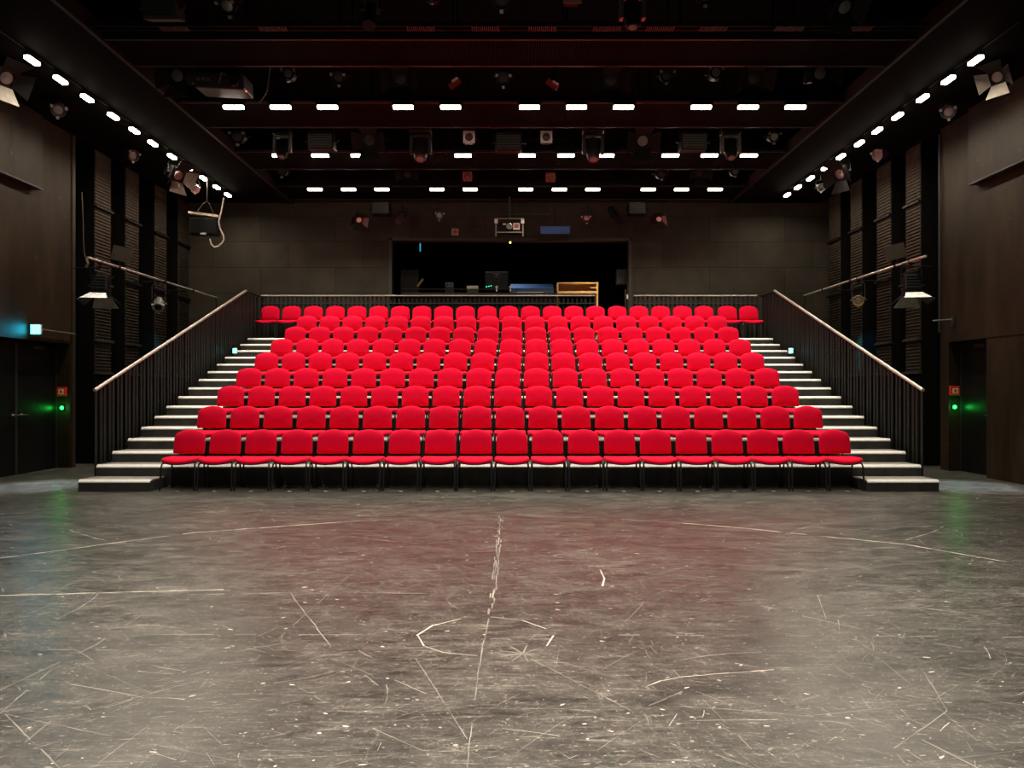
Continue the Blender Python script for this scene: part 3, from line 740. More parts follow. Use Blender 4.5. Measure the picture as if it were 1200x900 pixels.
# behind the nearest catwalk
f1 = 'spotlights behind the nearest catwalk'; d1 = 11.5
spot('fresnel', at(212, 89, d1), rad(-5), 20, 'barn door spotlight at the far left behind the nearest catwalk', 1.05, flaps=[FLAPD, FLAPD, FIXG, FLAPD], grp=f1)
spot('par', at(340, 88, d1), 0, 12, 'round pale fronted spotlight behind the nearest catwalk, left half', 0.9, grp=f1)
spot('par', at(398, 88, d1), 0, 40, 'dim spotlight behind the nearest catwalk beside the round pale one', 0.95, front=FIXG, grp=f1)
spot('fresnel', at(470, 90, d1), 0, 35, 'barn door spotlight behind the nearest catwalk left of the red filter', 1.0, front=FIXG, grp=f1)
spot('par', at(590, 89, d1), 0, 40, 'dim spotlight in the centre behind the nearest catwalk', 1.0, front=FIXG, grp=f1)
spot('fresnel', at(715, 92, d1), 0, 35, 'barn door spotlight behind the nearest catwalk right of the red filter', 1.0, front=FIXG, grp=f1)
spot('par', at(780, 88, d1), 0, 25, 'dull round spotlight behind the nearest catwalk, right half', 0.95, front=FIXG, grp=f1)
spot('par', at(837, 87, d1), 0, 10, 'round bright fronted spotlight behind the nearest catwalk, right half', 0.95, grp=f1)
spot('fresnel', at(882, 90, d1), 0, 35, 'dim barn door spotlight behind the nearest catwalk near the right', 1.0, front=FIXG, grp=f1)
spot('fresnel', at(957, 87, d1), rad(5), 15, 'barn door spotlight at the far right behind the nearest catwalk', 1.05, grp=f1)
for px, py, r, lab in ((533, 98, 35, 'red filter frame hanging tilted left of centre'), (647, 99, -35, 'red filter frame hanging tilted right of centre')):
    p = at(px, py, d1)
    e = empty('colour_filter', p, lab, 'filter', 'red filter frames', 0)
    R = Matrix.Rotation(rad(-r), 4, 'Y') @ Matrix.Rotation(rad(20), 4, 'X')
    MB().box(-0.10, 0.10, -0.006, 0.006, -0.045, 0.045, R).build('red_sheet', GELR, e)
    MB().box(-0.02, 0.08, -0.008, 0.0, 0.03, 0.065, R).build('bright_edge', WFRAME, e)
    MB().cyl((0, 0, 0.03), (0, 0.0, 6.79 - p.z), 0.005, n=6).build('hanging_wire', FIX, e)
# behind the second catwalk
f2 = 'spotlights behind the second catwalk'; d2 = 14.05
spot('par', at(281, 160, d2), 0, 20, 'small dim spotlight at the far left behind the second catwalk', 1.2, front=FIXG, grp=f2)
spot('head', at(331, 168, d2), 0, 70, 'moving light behind the second catwalk near the left end', 1.0, yoke=mat('pale_yoke', (.12, .11, .10), .4, .4), grp=f2)
spot('box', at(377, 165, d2), 0, 5, 'grey box light behind the second catwalk, left of the lamps', 1.35, front=mat('box_front', (0.05, 0.036, 0.032), 0.5), grp=f2)
spot('fresnel', at(434, 163, d2), 0, 30, 'dim barn door spotlight behind the second catwalk, left half', 1.1, front=FIXG, grp=f2)
spot('head', at(493, 168, d2), 0, 65, 'brownish moving light behind the second catwalk left of centre', 1.2, body=mat('brown_black', (0.02, 0.011, 0.010), 0.4), grp=f2)
spot('square', at(550, 162, d2), 0, 5, 'white framed square spotlight just left of the grid centre', 0.95, grp=f2)
spot('box', at(596, 167, d2), 0, 5, 'grey box light in the centre behind the second catwalk', 1.35, front=mat('box_front', (0.05, 0.036, 0.032), 0.5), grp=f2)
spot('square', at(640, 162, d2), 0, 5, 'white framed square spotlight just right of the grid centre', 0.95, front=WFRAME, grp=f2)
spot('head', at(695, 168, d2), 0, 68, 'brownish moving light behind the second catwalk right of centre', 1.2, body=mat('brown_black', (0.02, 0.011, 0.010), 0.4), grp=f2)
spot('fresnel', at(752, 164, d2), 0, 28, 'dim barn door spotlight behind the second catwalk, right half', 1.1, front=LENS, grp=f2)
spot('box', at(812, 166, d2), 0, 5, 'grey box light behind the second catwalk, right of the lamps', 1.35, front=mat('box_front', (0.05, 0.036, 0.032), 0.5), grp=f2)
spot('head', at(856, 168, d2), 0, 66, 'moving light behind the second catwalk near the right end', 1.1, yoke=mat('pale_yoke', (.12, .11, .10), .4, .4), grp=f2)
spot('par', at(905, 160, d2), 0, 20, 'small pale spotlight at the far right behind the second catwalk', 1.0, grp=f2)
# behind the third catwalk
f3 = 'spotlights behind the third catwalk'; d3 = 16.6
rf = mat('orange_frame', (0.2, 0.04, 0.025), 0.5)
spot('square', at(548, 206, d3), 0, 25, 'orange framed square spotlight behind the third catwalk left of centre', 0.9, front=rf, grp=f3)
spot('square', at(645, 207, d3), 0, 25, 'orange framed square spotlight behind the third catwalk right of centre', 0.9, front=rf, grp=f3)
spot('par', at(332, 200, d3), 0, 20, 'dim spotlight behind the third catwalk at the left', 1.1, front=FIXG, grp=f3)
spot('par', at(774, 203, d3), 0, 15, 'dim round spotlight behind the third catwalk, right half', 1.2, front=FIXG, grp=f3)
spot('fresnel', at(819, 202, d3), 0, 20, 'small barn door spotlight behind the third catwalk, right half', 0.9, front=FIXG, grp=f3)
spot('par', at(860, 201, d3), 0, 12, 'bright fronted spotlight behind the third catwalk near the right rail', 1.0, front=FIXS, grp=f3)
spot('fresnel', at(478, 203, d3), 0, 20, 'dim barn door spotlight behind the third catwalk, left half', 0.9, front=FIXG, grp=f3)
# before the back wall
f4 = 'spotlights before the back wall'; d4 = 18.3
spot('fresnel', at(420, 256, d4), rad(25), 40, 'pale fronted lantern before the back wall at the left', 0.75, body=FIXG, grp=f4, flaps=[FLAPD, FLAP, FLAPD, FLAPD], front=WFRAME)
spot('box', at(447, 245, d4), 0, 0, drop=0.19, lab='dark box light before the back wall left of the booth', S=1.2, front=mat('box_front_dark', (0.02, 0.015, 0.013), 0.5), grp=f4)
spot('profile', at(471, 252, d4), rad(-20), 45, 'dark long barrel spotlight before the back wall, left of the booth', 0.9, body=FIXG, grp=f4)
spot('par', at(514, 253, d4), rad(15), 10, 'round chrome rimmed spotlight above the booth left part', 0.95, body=FIXG, grp=f4)
spot('square', at(533, 271, d4), rad(10), 25, 'small grey square lamp right above the booth opening', 0.7, body=FIXG, front=FIXS, grp=f4)
spot('par', at(688, 253, d4), rad(-15), 40, 'round bright spotlight above the booth right part', 1.0, body=FIXG, front=FIXS, grp=f4)
spot('profile', at(720, 252, d4), rad(35), 50, 'dark long barrel spotlight before the back wall, right of the booth', 0.9, body=FIX, grp=f4)
spot('box', at(746, 245, d4), 0, 0, drop=0.19, lab='dark box light before the back wall right of the booth', S=1.2, front=mat('box_front_dark', (0.02, 0.015, 0.013), 0.5), grp=f4)
spot('fresnel', at(773, 255, d4), rad(-25), 40, 'pale fronted lantern before the back wall at the right', 0.75, body=FIXG, grp=f4, flaps=[FLAPD, FLAP, FLAPD, FLAPD], front=WFRAME)
# along the left side
f5 = 'spotlights along the left side'
spot('fresnel', at(2, 88, 10.9), rad(70), 30, 'spotlight with a tan lower flap at the upper left edge', 1.05, flaps=[FLAPD, FLAPD, FLAP, FLAPD], grp=f5, drop=0.22)
spot('par', at(67, 126, 12.2), rad(40), 35, 'dull spotlight hung under the left lamp line', 1.0, body=FIXG, grp=f5, drop=0.4)
spot('par', at(152, 181, 14.6), rad(60), 20, 'dark spotlight above the first ribbed column at the left', 1.0, body=FIXG, grp=f5, drop=0.2)
spot('fresnel', at(205, 203, 15.2), rad(65), 30, 'spotlight with white flaps under the left lamp line', 1.1, flaps=[FLAPD, FLAP, FLAP, FLAPD], grp=f5, drop=0.3)
spot('par', at(228, 220, 16.0), rad(30), 30, 'chrome spotlight beside the white flapped one at the left', 0.8, body=CHROME, grp=f5, drop=0.3)
# along the right side
f6 = 'spotlights along the right side'
spot('fresnel', at(1172, 88, 10.9), rad(-60), 30, 'spotlight with pale flaps at the upper right edge', 0.85, flaps=[FLAPD, FLAPD, FLAP, FLAP], grp=f6, drop=0.22)
spot('par', at(1113, 128, 12.2), rad(-40), 35, 'dull spotlight hung under the right lamp line', 1.0, body=FIXG, grp=f6, drop=0.4)
spot('par', at(1033, 180, 14.6), rad(-60), 20, 'dark spotlight above the first ribbed column at the right', 1.0, body=FIXS, grp=f6, drop=0.2)
spot('fresnel', at(988, 202, 15.2), rad(-60), 30, 'dark flapped spotlight under the right lamp line', 1.1, grp=f6, drop=0.3)
spot('par', at(962, 220, 16.0), rad(-20), 15, 'small round spotlight beside the last lamps at the right', 0.8, body=FIXG, grp=f6, front=FIX, drop=0.3)
# on the side pipes
f7 = 'spotlights on the side pipes'
wf = mat('white_flap', (0.92, 0.90, 0.88), 0.5)
gf = mat('grey_flap', (0.30, 0.29, 0.27), 0.45, 0.3)
bf = mat('bluish_flap', (0.05, 0.06, 0.075), 0.45, 0.3)
def on_pipe(px, d, side): 
    x = PXL if side < 0 else PXR
    return Vector((x, abs(x) * F / abs(px - VX), 3.72 - 0.03))
def pipe_spot(kind, px, side, pan, tilt, lab, S, drop, **k):
    p = on_pipe(px, 0, side); CLAMP_TURN[0] = PI / 2 - pan; o = spot(kind, (p.x, p.y, 3.72 - drop * S), pan, tilt, lab, S, grp=f7, drop=drop, **k); CLAMP_TURN[0] = 0.0; return o
pipe_spot('fresnel', 118, -1, rad(12), 80, 'barn door spotlight with bright white top flap on the left pipe', 1.12, 0.40, flaps=[wf, bf, gf, bf])
pipe_spot('par', 186, -1, rad(20), 40, 'round can spotlight hung in a hoop from the left pipe', 1.0, 0.50, body=FIXS, yoke=FIXG, front=FIX)
pipe_spot('fresnel', 1068, 1, rad(-12), 80, 'barn door spotlight with bright white top flap on the right pipe', 1.12, 0.40, flaps=[wf, bf, gf, bf])
pipe_spot('par', 1006, 1, rad(-25), 10, 'round can spotlight hung in a hoop from the right pipe', 0.95, 0.48, body=YELLOW, yoke=FIXG, front=LENS)
for px, py, sd, lab, t in ((140, 300, -1, 'dark brown flag plate standing above the left pipe', 14), (1052, 303, 1, 'dark brown flag plate standing above the right pipe', -14)):
    x = PXL if sd < 0 else PXR; d = abs(x) * F / abs(px - VX); p = at(px, py, d)
    e = empty('flag_plate', (x, d, 3.766), lab, 'plate', 'flag plates on the side pipes', 0)
    R = Matrix.Rotation(rad(t), 4, 'Y')
    MB().box(-0.19, 0.19, -0.006, 0.006, 0.07, 0.34, R).build('plate', mat('brown_plate', (0.035, 0.026, 0.017), 0.5), e)
    MB().cyl((0, 0.01, -0.02), (0, 0.01, 0.12), 0.012).build('stem', FIX, e)
# big flood with its hanging cable at the left
p = at(240, 262, 16.4)
e = empty('flood_light', p, 'black flood light with a pale top edge hanging at the back left', 'spotlight', f5, rad(10))
MB().box(-0.30, 0.30, -0.12, 0.12, -0.26, 0.10).build('body', FIX, e, bevel=0.02)
MB().add([(-0.31, -0.15, 0.23), (0.31, -0.15, 0.17), (0.31, 0.10, 0.19), (-0.31, 0.10, 0.25), (-0.31, -0.15, 0.18), (0.31, -0.15, 0.12), (0.31, 0.10, 0.14), (-0.31, 0.10, 0.20)],
         [(0, 1, 2, 3), (4, 7, 6, 5), (0, 4, 5, 1), (1, 5, 6, 2), (2, 6, 7, 3), (3, 7, 4, 0)]).build('top_flap', mat('bright_flap', (0.6, 0.5, 0.36), 0.5), e)
MB().box(-0.27, 0.27, -0.135, -0.12, -0.23, 0.08).build('front_glass', mat('dark_glass', (0.005, 0.005, 0.0055), 0.5, spec=0.08), e)
MB().tube([(-0.2, 0, 0.2), (-0.05, 0, 0.42), (0.05, 0, 0.50), (0.05, 0, 6.2 - p.z)], 0.012, 6).tube([(0.2, 0, 0.2), (0.1, 0, 0.42), (0.05, 0, 0.5)], 0.010, 6).build('hanger', FIXG, e)
MB().box(-0.06, 0.06, -0.15, -0.135, -0.27, -0.23).build('latch', FIXS, e)
def wpts(l, d): return [at(x, y, d) for x, y in l]
cb = MB().tube(wpts([(262.5, 232), (261, 240), (259, 250), (256.5, 260), (258, 268), (262, 276), (262.5, 281), (260, 285), (256, 288.5), (251, 289.5), (247.5, 286), (246, 280)], 15.95), 0.017, 6).build('hanging_cable', CABLE)
tag(cb, 'pale cable hanging in a hook beside the back left flood light', 'cable', 'hanging cables')
cb = MB().tube(wpts([(317, 77), (315, 92), (313, 106), (309, 114), (304, 120)], 11.6), 0.009, 6).build('hanging_cable', mat('grey_cable', (0.16, 0.15, 0.14), 0.5))
tag(cb, 'thin grey cable hanging by the projector near the left lamps', 'cable', 'hanging cables')
cb = MB().tube(wpts([(96, 225), (97.5, 260), (98, 285), (99, 298), (101, 303)], 12.7), 0.006, 6).tube(wpts([(101, 303), (103, 309), (101, 313)], 12.7), 0.022, 6).build('hanging_cable', mat('tan_cable', (0.10, 0.07, 0.035), 0.5))
tag(cb, 'tan cord hanging down to the end of the left pipe', 'cable', 'hanging cables')
# projector on the grid, left
p = at(263, 100, 11.4)
e = empty('hanging_projector', p, 'big grey projector hung in the grid at the left', 'projector', 'projectors', rad(8))
R = Matrix.Rotation(rad(10), 4, 'X')
MB().box(-0.38, 0.34, -0.25, 0.45, -0.10, 0.13, R).build('body', FIXG, e, bevel=0.03)
MB().lathe([(0.07, -0.20), (0.07, -0.33), (0.06, -0.34), (0.055, -0.30)], 18, R @ Matrix.Translation((0.2, 0, 0))).build('lens', BLK, e, smooth=True)
c = MB()
for k in range(3): c.box(-0.34 + k * 0.07, -0.29 + k * 0.07, -0.262, -0.25, 0.0, 0.05, R)
c.build('connectors', FIXS, e)
MB().tube([(-0.02, -0.27, -0.02), (0.02, -0.27, 0.12), (0.08, -0.27, 0.10)], 0.018, 6, R).build('bracket_arm', FIXS, e)
MB().cyl((0, 0.1, 0.1), (0, 0.1, 0.698), 0.03).build('drop_pole', FIX, e)
MB().box(0.36, 0.375, -0.262, -0.25, -0.13, -0.115, R).build('red_light', glow('red_led', (1, 0.08, 0.03), 6), e)
# projector over the booth
p = at(597, 267, 18.25)
e = empty('hanging_projector', p, 'projector in an open metal frame hung above the booth opening', 'projector', 'projectors', 0)
MB().box(-0.27, 0.27, -0.2, 0.25, -0.13, 0.10).build('body', FIX, e, bevel=0.015)
c = MB().box(-0.34, 0.34, -0.21, -0.19, 0.17, 0.19).box(-0.34, 0.34, -0.21, -0.19, -0.16, -0.14)
for s in (-1, 1): c.box(s * 0.33 - 0.012, s * 0.33 + 0.012, -0.21, -0.19, -0.25, 0.20).box(s * 0.33 - 0.012, s * 0.33 + 0.012, 0.2, 0.22, -0.16, 0.2).box(s * 0.33 - 0.01, s * 0.33 + 0.01, -0.2, 0.21, 0.17, 0.19)
c.build('cage_frame', FIXS, e)
MB().lathe([(0.075, -0.19), (0.075, -0.245), (0.06, -0.25), (0.05, -0.22)], 18, Matrix.Translation((0.0, 0, -0.01))).build('lens', FIXS, e, smooth=True)
MB().box(0.09, 0.25, -0.212, -0.2, -0.09, 0.07).build('vent_panel', mat('pale_vent', (0.45, 0.36, 0.32), 0.5), e, bevel=0.004)
MB().box(0.12, 0.22, -0.216, -0.212, -0.05, 0.04).build('vent_grille', mat('red_brown', (0.22, 0.06, 0.05), 0.5), e)
MB().box(-0.16, -0.08, -0.215, -0.2, 0.03, 0.06).build('name_plate', WHITEP, e)
for s in (-1, 1): MB().box(s * 0.32 - 0.04, s * 0.32 + 0.04, -0.24, -0.2, 0.06, 0.16).build('corner_clamp', WHITEP, e, bevel=0.01)
MB().cyl((0.0, 0.0, 0.19), (0.0, 0, 6.18 - p.z), 0.025).build('drop_pole', FIXG, e)
MB().lathe([(0.022, 0.0), (0.022, -0.02), (0.01, -0.03)], 10, Matrix.Translation((0.02, -0.2, -0.40))).build('status_light', glow('amber_led', (1, 0.85, 0.12), 5), e)
MB().cyl((0.02, -0.2, -0.37), (0.02, -0.2, -0.15), 0.006, n=6).build('light_stem', FIX, e)
# bracket frame above it
fr = MB().tube(wpts([(549, 237), (549, 251), (645, 251), (645, 237)], 18.4), 0.014, 6)
tag(fr.build('hanging_bracket', FIXG), 'thin grey rectangular bracket hanging above the booth projector', 'bracket')
# blue sign
p = at(650.5, 270, 18.5)
e = empty('blue_sign', p, 'long blue sign box above the booth opening', 'sign')
MB().box(-0.375, 0.375, -0.02, 0.06, -0.105, 0.105).build('box', BLK, e, bevel=0.006)
MB().box(-0.36, 0.36, -0.028, -0.018, -0.088, 0.092).build('face', mat('blue_face', (0.035, 0.10, 0.36), 0.4, 0, 0.25, 1.5), e)
MB().cyl((0.0, 0.03, 0.1), (0.0, 0.03, 6.18 - p.z), 0.008, n=6).build('hanger', FIX, e)

# ------------------------------------------------------------------ booth contents
yb = 19.35
dk = empty('control_desk', (-0.9, 19.35, PZ), 'long dark control desk standing in the booth behind the rail', 'desk')
x0 = (470 - VX) * yb / F + 0.9; x1 = (652 - VX) * yb / F + 0.9
MB().box(x0, x1, -0.05, 0.75, 1.27, 1.31).build('desk_top', FIXG, dk, bevel=0.006)
MB().box(x0 + 0.05, x1 - 0.05, 0.02, 0.05, 0.0, 1.27).build('front_board', BLACKWALL, dk)
for s in (x0 + 0.03, x1 - 0.07): MB().box(s, s + 0.04, 0.05, 0.7, 0, 1.27).build('side_panel', BLACKWALL, dk)
MB().box(x0, x1, -0.075, -0.05, 1.395, 1.41).build('edge_bar', FIXG, dk)
for k in range(5): MB().box(x0 + 0.05 + k * (x1 - x0 - 0.12) / 4, x0 + 0.07 + k * (x1 - x0 - 0.12) / 4, -0.07, -0.05, 1.27, 1.396).build('bar_support', FIX, dk)
ZD = PZ + 1.31
def on_desk(px, dd=0.25): return Vector(((px - VX) * (yb + dd) / F, yb + dd, ZD))
# mixer-like box with two dials
p = on_desk(526.5); e = empty('sound_module', p, 'small black box with two white dials on the control desk', 'equipment')
MB().box(-0.11, 0.11, 0, 0.2, 0, 0.32).build('case', BLK, e, bevel=0.01)
MB().box(-0.10, 0.10, -0.006, 0, 0.195, 0.305).build('face_plate', FIXS, e)
for s in (-1, 1): MB().lathe([(0.03, -0.006), (0.028, -0.018), (0.01, -0.02)], 14, Matrix.Translation((s * 0.048, 0, 0.25))).build('dial', BLK, e)
p = on_desk(553.5, 0.2); e = empty('paper_box', p, 'low cream box lying on the control desk', 'box')
MB().box(-0.14, 0.14, 0, 0.2, 0.0, 0.21).build('carton', mat('dark_carton', (0.05, 0.047, 0.03), 0.6), e, bevel=0.008)
MB().box(-0.145, 0.145, -0.006, 0.206, 0.13, 0.215).build('lid', mat('cream_lid', (0.8, 0.75, 0.6), 0.5), e, bevel=0.006)
p = on_desk(582, 0.3); e = empty('computer_monitor', p, 'dark grey monitor seen from behind on the control desk', 'monitor')
MB().box(-0.30, 0.30, 0, 0.05, 0.12, 0.60).build('back_panel', FIXG, e, bevel=0.015)
MB().box(-0.09, 0.07, -0.03, 0.0, 0.28, 0.46).build('mount_box', BLK, e, bevel=0.01)
MB().box(-0.03, 0.03, 0.0, 0.05, 0.0, 0.12).box(-0.14, 0.14, -0.05, 0.12, 0, 0.012).build('stand', FIX, e)
MB().box(-0.1, 0.08, -0.008, 0, 0.53, 0.545).box(-0.02, 0.0, -0.008, 0, 0.48, 0.53).build('stripe', FIXS, e)
g = MB()
for k in range(3): g.box(-0.28 + k * 0.06, -0.25 + k * 0.06, -0.01, 0.0, 0.19 + 0.012 * k, 0.215 + 0.012 * k)
g.build('green_lights', glow('green_led', (0.05, 1.0, 0.45), 1.2), e)
for i, px in enumerate((582, 598)):  # plain white fittings on the desk edge, unlit
    p = at(px, 338, 19.26); e = empty('desk_fitting', (p.x, p.y, ZD + 0.03), ('small white fitting left under the desk edge bar', 'small white fitting right under the desk edge bar')[i], 'fitting', 'white fittings under the desk edge bar')
    MB().cyl((0, 0, 0.0), (0, 0, 0.10), 0.018).build('stem', WHITEP, e); MB().lathe([(0.03, 0.03), (0.034, 0), (0.028, -0.04)], 12, Matrix.Translation((0, 0, 0.11))).build('fitting_head', WHITEP, e, smooth=True)
# stick leaning on the desk at the left
st_ = MB().cyl(at(489, 336, 19.5), at(495.5, 327, 19.6), 0.035, 0.03).build('wooden_stick', YELLOW)
tag(st_, 'short tan stick leaning at the left end of the control desk', 'stick')
# grey panel, cyan strip
p = at(480, 326, 20.2); e = empty('booth_screen', (p.x, p.y, PZ), 'dull grey upright board at the left inside the booth', 'board')
MB().box(-0.24, 0.24, -0.02, 0.02, 0.06, 2.05).build('board', mat('dim_board', (0.06, 0.055, 0.05), 0.6), e, bevel=0.006)
MB().box(-0.2, -0.14, -0.15, 0.15, 0, 0.06).box(0.14, 0.2, -0.15, 0.15, 0, 0.06).build('feet', BLK, e)
p = at(492.5, 290, 20.6); e = empty('cyan_strip_light', p, 'thin vertical cyan strip light high in the booth', 'light')
MB().box(-0.014, 0.014, -0.02, 0.0, -0.11, 0.11).build('tube', glow('cyan_strip', (0.03, 0.42, 0.6), 0.9), e)
MB().box(-0.02, 0.02, 0.0, 0.02, -0.12, 0.12).build('holder', BLK, e)
MB().cyl((0, 0.01, 0.12), (0, 0.01, 5.6 - p.z), 0.006, n=6).build('hanger', FIX, e)
# blue covered mixer
p = on_desk(624, 0.2); e = empty('mixing_console', p, 'console under a blue cover at the right end of the desk', 'console')
MB().add([(-0.58, 0, 0.0), (0.56, 0, 0.0), (0.56, 0.5, 0), (-0.58, 0.5, 0), (-0.58, 0.0, 0.16), (0.56, 0.0, 0.16), (0.56, 0.45, 0.33), (-0.58, 0.45, 0.33)],
         [(0, 3, 2, 1), (0, 1, 5, 4), (1, 2, 6, 5), (2, 3, 7, 6), (3, 0, 4, 7), (4, 5, 6, 7)]).build('cover', BLUE, e, bevel=0.02)
MB().box(-0.45, 0.28, -0.03, -0.002, 0.0, 0.05).build('front_strip', mat('pale_strip', (0.5, 0.46, 0.42), 0.5), e, bevel=0.004)
# wooden cabinet
p0 = at(653, 331, 19.25); p1 = at(701, 343, 19.25)
e = empty('wooden_shelf', (p0.x, 19.25, PZ), 'pale wooden open shelf with a long leg at the booth gap', 'shelf')
W = p1.x - p0.x; zt = p0.z - PZ; zb_ = p1.z - PZ + 0.02
MB().box(0, W, 0, 0.45, zt - 0.03, zt).build('top_board', WOOD, e, bevel=0.004)
MB().box(0, W - 0.04, 0, 0.45, zb_ - 0.04, zb_ + 0.02).build('shelf_board', WOOD, e, bevel=0.004)
MB().box(0, 0.035, 0, 0.45, zb_, zt - 0.03).build('side_board', WOOD, e, bevel=0.004)
MB().box(W - 0.045, W, 0, 0.45, 0, zt - 0.03).build('leg', WOOD, e, bevel=0.004)
MB().box(0.03, W - 0.04, 0.43, 0.45, zb_, zt - 0.03).build('back_board', WOOD, e)
MB().box(0.0, 0.05, 0.3, 0.45, 0, zb_ - 0.04).build('leg', WOOD, e)
MB().box(W - 0.20, W - 0.045, 0.02, 0.4, zb_ + 0.10, zb_ + 0.125).build('half_shelf', WOOD, e)
p = at(677, 330, 19.4); it = MB().box(-0.10, 0.10, -0.08, 0.1, 0, 0.035).build('shelf_lump', BLK, bevel=0.008); it.location = (p.x, 19.45, p0.z); tag(it, 'small dark lump lying on top of the wooden shelf', 'object')  # plain dark block for the lump on the shelf
# dark speaker at the right and the entry post
p = at(728.5, 325, 19.5); e = empty('wall_speaker', p, 'dark grey loudspeaker at the right side inside the booth', 'speaker')
MB().box(-0.14, 0.14, -0.1, 0.12, -0.20, 0.20).build('cabinet', mat('speaker_grey', (0.035, 0.035, 0.037), 0.5), e, bevel=0.012)
MB().box(-0.12, 0.12, -0.108, -0.1, -0.16, 0.18).build('grille', mat('grille_grey', (0.06, 0.06, 0.062), 0.6), e, bevel=0.004)
MB().box(-0.13, 0.13, -0.11, -0.1, -0.20, -0.17).build('badge_strip', FIXG, e)
MB().box(0.14, 0.26, 0.0, 0.04, -0.03, 0.03).build('wall_bracket', FIX, e)
p = at(732.5, 360, 18.8); e = empty('entry_post', (p.x, 18.75, PZ), 'slim grey post with a white fitting at the booth gap', 'post')
MB().box(-0.015, 0.015, -0.015, 0.015, 0, 1.32).build('post', FIXG, e)
MB().box(0.03, 0.065, -0.02, 0.0, 1.08, 1.19).build('white_fitting', WHITEP, e, bevel=0.005)
MB().box(0.0, 0.05, -0.005, 0.005, 1.1, 1.12).build('arm', FIXG, e)

# ------------------------------------------------------------------ wall fittings
def exit_sign():
    p = at(41.5, 386, 12.66)
    e = empty('exit_sign', (p.x, 12.66, p.z), 'glowing pale cyan exit sign above the left doors', 'sign')
    MB().box(-0.085, 0.085, 0.0, 0.05, -0.085, 0.085).build('case', WHITEP, e, bevel=0.008)
    g = glow('exit_glow', (0.012, 0.50, 0.72), 55)
    MB().box(-0.075, 0.075, -0.006, 0.0, -0.075, 0.075).build('lit_face', g, e)
    MB().tube([(0.0, 0.05, 0.02), (0.0, 0.10, 0.02), (-0.06, 0.15, 0.02), (-0.06, 1.25, 0.02)], 0.012, 6).build('conduit', FIXS, e)
exit_sign()
def alarm(px, py, d, side):
    p = at(px, py, d - 0.03)
    e = empty('fire_call_point', (p.x, d, p.z), 'red fire call point beside the %s door' % side, 'alarm', 'fire call points')
    MB().box(-0.085, 0.085, -0.05, 0.0, -0.085, 0.085).build('case', REDBOX, e, bevel=0.01)
    MB().box(-0.05, 0.05, -0.056, -0.05, -0.05, 0.05).build('window', mat('pale_window', (0.8, 0.45, 0.3), 0.3), e, bevel=0.003)
    MB().prism([(-0.018, -0.03), (0.018, -0.03), (0.018, 0.005), (0.03, 0.005), (0, 0.032), (-0.03, 0.005), (-0.018, 0.005)], 0.003, Matrix.Translation((0, -0.056, 0)) @ Matrix.Rotation(PI / 2, 4, 'X')).build('symbol', mat('dark_red_mark', (0.35, 0.03, 0.02), 0.4), e)
    MB().box(-0.07, 0.07, -0.053, -0.05, 0.058, 0.075).build('top_bar', mat('dark_red_mark', (0.35, 0.03, 0.02), 0.4), e)
def green(px, py, d, side):
    p = at(px, py, d - 0.03)
    e = empty('green_indicator', (p.x, d, p.z), 'glowing green indicator lamp beside the %s door' % side, 'light', 'green indicator lamps')
    MB().box(-0.04, 0.04, -0.03, 0, -0.05, 0.05).build('case', BLK, e, bevel=0.006)
    MB().lathe([(0.034, -0.03), (0.03, -0.045), (0.012, -0.05)], 16).build('lamp', glow('green_glow', (0.03, 1.0, 0.16), 3.5), e, smooth=True)
    l = bpy.data.lights.new('green_light', 'POINT'); l.energy = 1.6; l.color = (0.02, 1.0, 0.10); l.shadow_soft_size = 0.03
    o = bpy.data.objects.new('green_light', l); COL.objects.link(o); o.location = (p.x, d - 0.10, p.z)
alarm(72.5, 459, D1L, 'left'); green(72.5, 478, D1L, 'left')
alarm(1118.7, 458, D1R, 'right'); green(1118.7, 477, D1R, 'right')
def stair_light(sgn, lab):
    x = CX + sgn * 6.03; d = abs(x) * F / 326.0; z = HC + 47 * d / F
    e = empty('stair_marker_light', (x, d, z), lab, 'light', 'cyan lights on the stair railings')
    MB().box(-0.045, 0.045, 0.0, 0.05, -0.06, 0.06).build('case', WHITEP, e, bevel=0.008)
    MB().box(-0.038, 0.038, -0.006, 0.0, -0.05, 0.05).build('lit_face', glow('cyan_marker', (0.12, 0.7, 0.85), 5), e)
    MB().box(0 if sgn > 0 else -0.11, 0.11 if sgn > 0 else 0, 0.02, 0.04, -0.02, 0.02).build('arm', FIX, e)
    l = bpy.data.lights.new('marker_light', 'SPOT'); l.energy = 420; l.color = (0.02, 0.55, 0.95); l.shadow_soft_size = 0.03; l.spot_size = rad(34); l.spot_blend = 0.6
    o = bpy.data.objects.new('marker_light', l); COL.objects.link(o); o.location = (x + sgn * 0.16, d, z); o.rotation_euler = (0, rad(-sgn * 90) * -1 * -1, 0)
    o.rotation_euler = Vector((sgn * 1.0, 0.28, -0.03)).to_track_quat('-Z', 'Y').to_euler()
stair_light(-1, 'small cyan lit marker on the left stair railing'); stair_light(1, 'small cyan lit marker on the right stair railing')
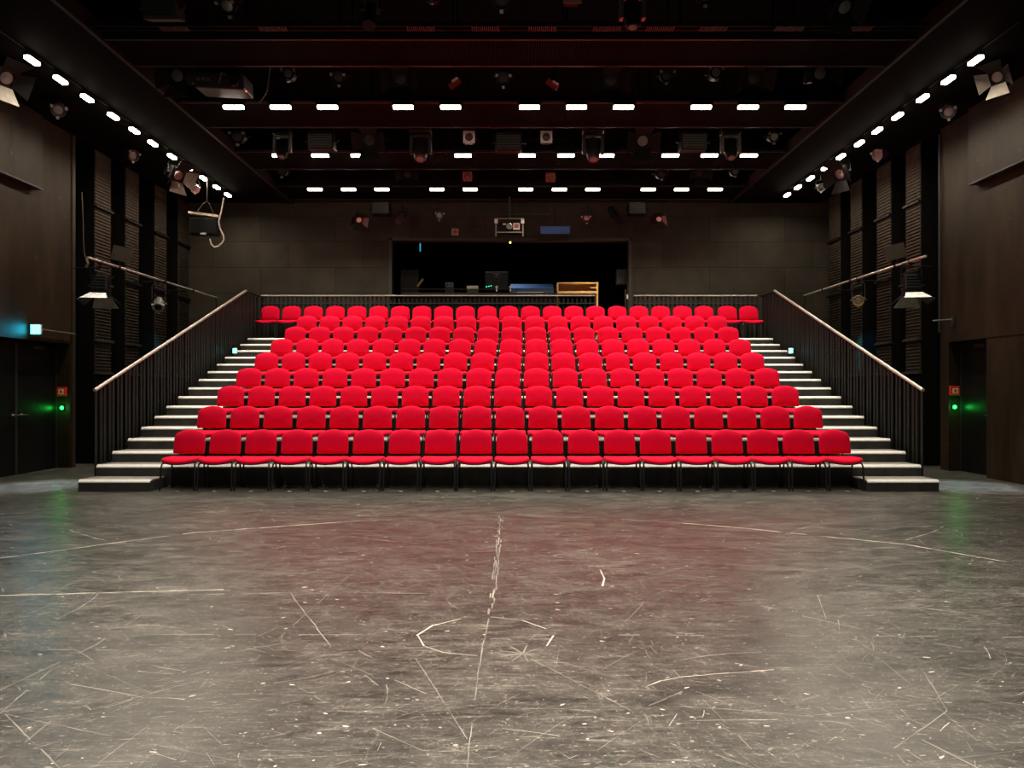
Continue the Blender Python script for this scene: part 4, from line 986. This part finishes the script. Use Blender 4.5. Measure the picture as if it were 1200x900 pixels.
# conduit and bracket on the right wall, post edge on the left
cd = MB().cyl((XR - 0.03, 13.60, 2.5), (XR - 0.03, 13.60, 6.1), 0.018).build('wall_mount_conduit', FIXG); tag(cd, 'thin vertical conduit on the right wall beside the ribbed columns', 'pipe')
p = at(1109, 374, 13.2)
e = empty('wall_mount_bracket', (XR - 0.02, 13.2, p.z), 'small metal bracket arm above the right door', 'bracket')
MB().cyl((0, 0, 0), (-0.30, 0.1, -0.02), 0.012).build('arm', FIXS, e); MB().box(-0.02, 0.02, -0.03, 0.03, -0.12, 0.05).build('wall_plate', FIXG, e, bevel=0.004)
struct(MB().box(XL - 0.01, XL + 0.02, 13.90, 14.0, 0.0, ZC).build('trim_4', mat('post_edge', (0.024, 0.018, 0.011), 0.5, 0.0, spec=0.2)))
struct(MB().box(XR - 0.012, XR + 0.01, D0R - 3.6, D0R, 2.305, 2.325).build('trim_5', mat('post_edge', (0.024, 0.018, 0.011), 0.5, 0.0, spec=0.2)))

# ------------------------------------------------------------------ light
# unseen stage lamps above the frame, added without fixtures to light chairs and floor
for y in (8.5, 5.4, 2.4):
    for x in ((-4.6, -2.3, 0, 2.3, 4.6) if y > 8 else (-3.0, -1.5, 0, 1.5, 3.0)):
        area('unseen_stage_light', (x, y, 6.08), STAGE_W[y], 0.5, 0.12, (1.0, 0.90, 0.76), spread=math.radians(140 if y > 8 else 110))
area('booth_light', ((690 - VX) * 19.6 / F, 19.0, 5.0), 14, 0.3, 0.1, (1.0, 0.78, 0.5), spread=rad(110))
area('booth_desk_light', (-0.4, 19.7, 5.2), 10, 1.2, 0.1, (0.9, 0.95, 1.0), spread=rad(120))
for s in (-1, 1):                                     # cool light spilling beside the platform
    l = bpy.data.lights.new('side_spot_light', 'SPOT'); l.energy = 850; l.color = (0.80, 0.90, 1.0); l.spot_size = rad(36); l.spot_blend = 1.0; l.shadow_soft_size = 0.1
    o = bpy.data.objects.new('side_spot_light', l); COL.objects.link(o)
    o.location = (PXL + 0.1, 12.35, 2.85) if s < 0 else (PXR - 0.1, 12.3, 2.85)
    tgt = Vector((s * 7.0 - 0.15, 11.3, 0)); o.rotation_euler = (tgt - o.location).to_track_quat('-Z', 'Y').to_euler()

wd = bpy.data.worlds.new('World'); scene.world = wd; wd.use_nodes = True
wd.node_tree.nodes['Background'].inputs[0].default_value = (0, 0, 0, 1)

# ------------------------------------------------------------------ camera
cam = bpy.data.cameras.new('camera'); co = bpy.data.objects.new('camera', cam); COL.objects.link(co)
co.location = (0, 0, HC); co.rotation_euler = (PI / 2, 0, 0)
cam.sensor_fit = 'HORIZONTAL'; cam.sensor_width = 36.0; cam.lens = F / 1200 * 36.0
cam.shift_x = (600 - VX) / 1200; cam.shift_y = (VY - 450) / 1200
cam.clip_start = 0.05; cam.clip_end = 100
scene.camera = co
scene.view_settings.view_transform = 'Standard'; scene.view_settings.look = 'None'
scene.view_settings.gamma = 1.0; scene.view_settings.use_curve_mapping = False
scene.view_settings.exposure = 0.0
cy = scene.cycles
cy.use_denoising = True
cy.max_bounces = 8; cy.diffuse_bounces = 5; cy.glossy_bounces = 4; cy.sample_clamp_indirect = 6.0
cy.use_light_tree = True
